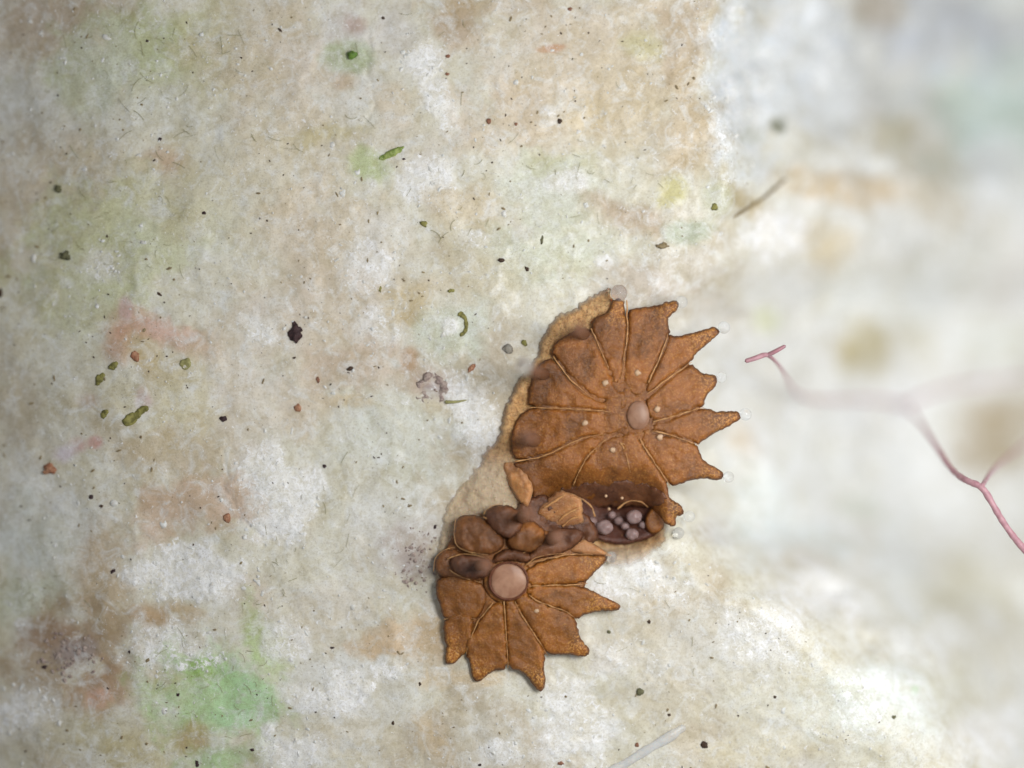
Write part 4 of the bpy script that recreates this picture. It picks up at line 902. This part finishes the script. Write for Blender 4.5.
def near_debris(x, y, r): return math.hypot((x - 418) / 26, (y - 562) / 36) < r.uniform(.1, 1.1) or math.hypot((x - 70) / 40, (y - 655) / 30) < r.uniform(.1, 1)
def off_fan(x, y):
    return not (425 < x < 745 and 285 < y < 695 and (x - 425) > -0.0 and not (x < 500 and y < 440) and not (x > 640 and y > 560))
cl = lambda sd: (lambda x, y, r: off_fan(x, y) and x < np.interp(y, EDGE[:, 0], EDGE[:, 1]) + 40 and fbm(np.array([x / 60]), np.array([y / 60]), 3, .6, sd)[0] > r.uniform(-.25, .42))
scatter("dark_grit", 520, (-10, -10, 900, 778), (.35, 1.15), 'darkbrown', "fine dark grit strewn over the pale rock", "grit", cl(61), 1.9, .3, 3)
scatter("brown_grit", 420, (-10, -10, 900, 778), (.5, 1.7), 'twig', "fine tan grit strewn over the pale rock", "grit", cl(62), 2.2, .2, 4)
scatter("calcite_lumps", 120, (-10, -10, 900, 778), (1.5, 5.0), 'calcite', "low white calcite lumps half sunk in the rock", "grit", cl(64), 1.5, -.42, 15)
scatter("calcite_grains", 1300, (-10, -10, 940, 778), (.4, 1.7), 'calcite', "tiny white calcite grains sprinkled over the rock", "grit", cl(63), 1.5, .1, 5)

def hairs(name, spots, mat, label, seed):
    r = np.random.default_rng(seed); V = []; F = []
    for (cx, cy, rx, ry, n, L) in spots:
        for _ in range(int(n * .6)):
            x = cx + rx * r.uniform(-1, 1); y = cy + ry * r.uniform(-1, 1); a = r.uniform(0, math.pi); da = r.normal(0, .16); l = L * r.uniform(.4, 1.2)
            pts = []
            for i in range(7):
                pts.append(W(x, y, rz(x, y) + .012)); x += math.cos(a) * l / 6; y += math.sin(a) * l / 6; a += da
            rad = r.uniform(.0011, .0024); o = len(V)
            for i, p in enumerate(pts):
                t = np.array(pts[min(i + 1, 6)]) - np.array(pts[max(i - 1, 0)]); s = np.array([-t[1], t[0], 0]); s /= np.linalg.norm(s) + 1e-9
                q = np.array(p); V.extend([tuple(q + s * rad), tuple(q + np.array([0, 0, rad])), tuple(q - s * rad)])
            for i in range(6):
                b = o + i * 3; F.extend([(b, b + 1, b + 4, b + 3), (b + 1, b + 2, b + 5, b + 4)])
    return tag(link(name, pydata(name, V, F), M[mat]), label, "algae", kind="stuff")
hairs("algae_hairs", [(150, 60, 90, 40, 40, 16), (130, 130, 90, 40, 26, 14), (120, 230, 70, 50, 34, 14), (220, 680, 60, 60, 40, 12), (40, 590, 50, 20, 24, 10), (280, 570, 40, 50, 30, 9), (470, 200, 70, 40, 18, 14),
      (310, 130, 60, 20, 12, 14), (560, 160, 50, 30, 12, 14), (330, 500, 40, 60, 14, 14), (620, 200, 50, 30, 14, 12), (500, 60, 150, 50, 16, 12), (660, 640, 80, 60, 10, 12)], 'hair', "fine olive algal hairs on the green-stained rock", 8)

scatter("mauve_debris", 190, (20, 500, 450, 720), (.8, 2.8), 'mauve', "mauve grey debris beside the lower fan and on the brown stain", "debris", near_debris, 1.6, .1, 12)

WHITE = [t for t in STAINS_AND_SHADE if min(t[5]) > 211 and t[0] < 760]
def in_white(x, y, r):
    if not off_fan(x, y): return False
    for (cx, cy, rx, ry, rot, c, st, so) in WHITE:
        if ((x - cx) / rx) ** 2 + ((y - cy) / ry) ** 2 < r.uniform(.1, 1.5): return True
    return False
scatter("calcite_crystals", 900, (-10, -10, 780, 778), (.5, 3.0), 'calcite', "white calcite crystals crowding the pale patches of the rock", "crystals", in_white, 1.6, -.15, 21)
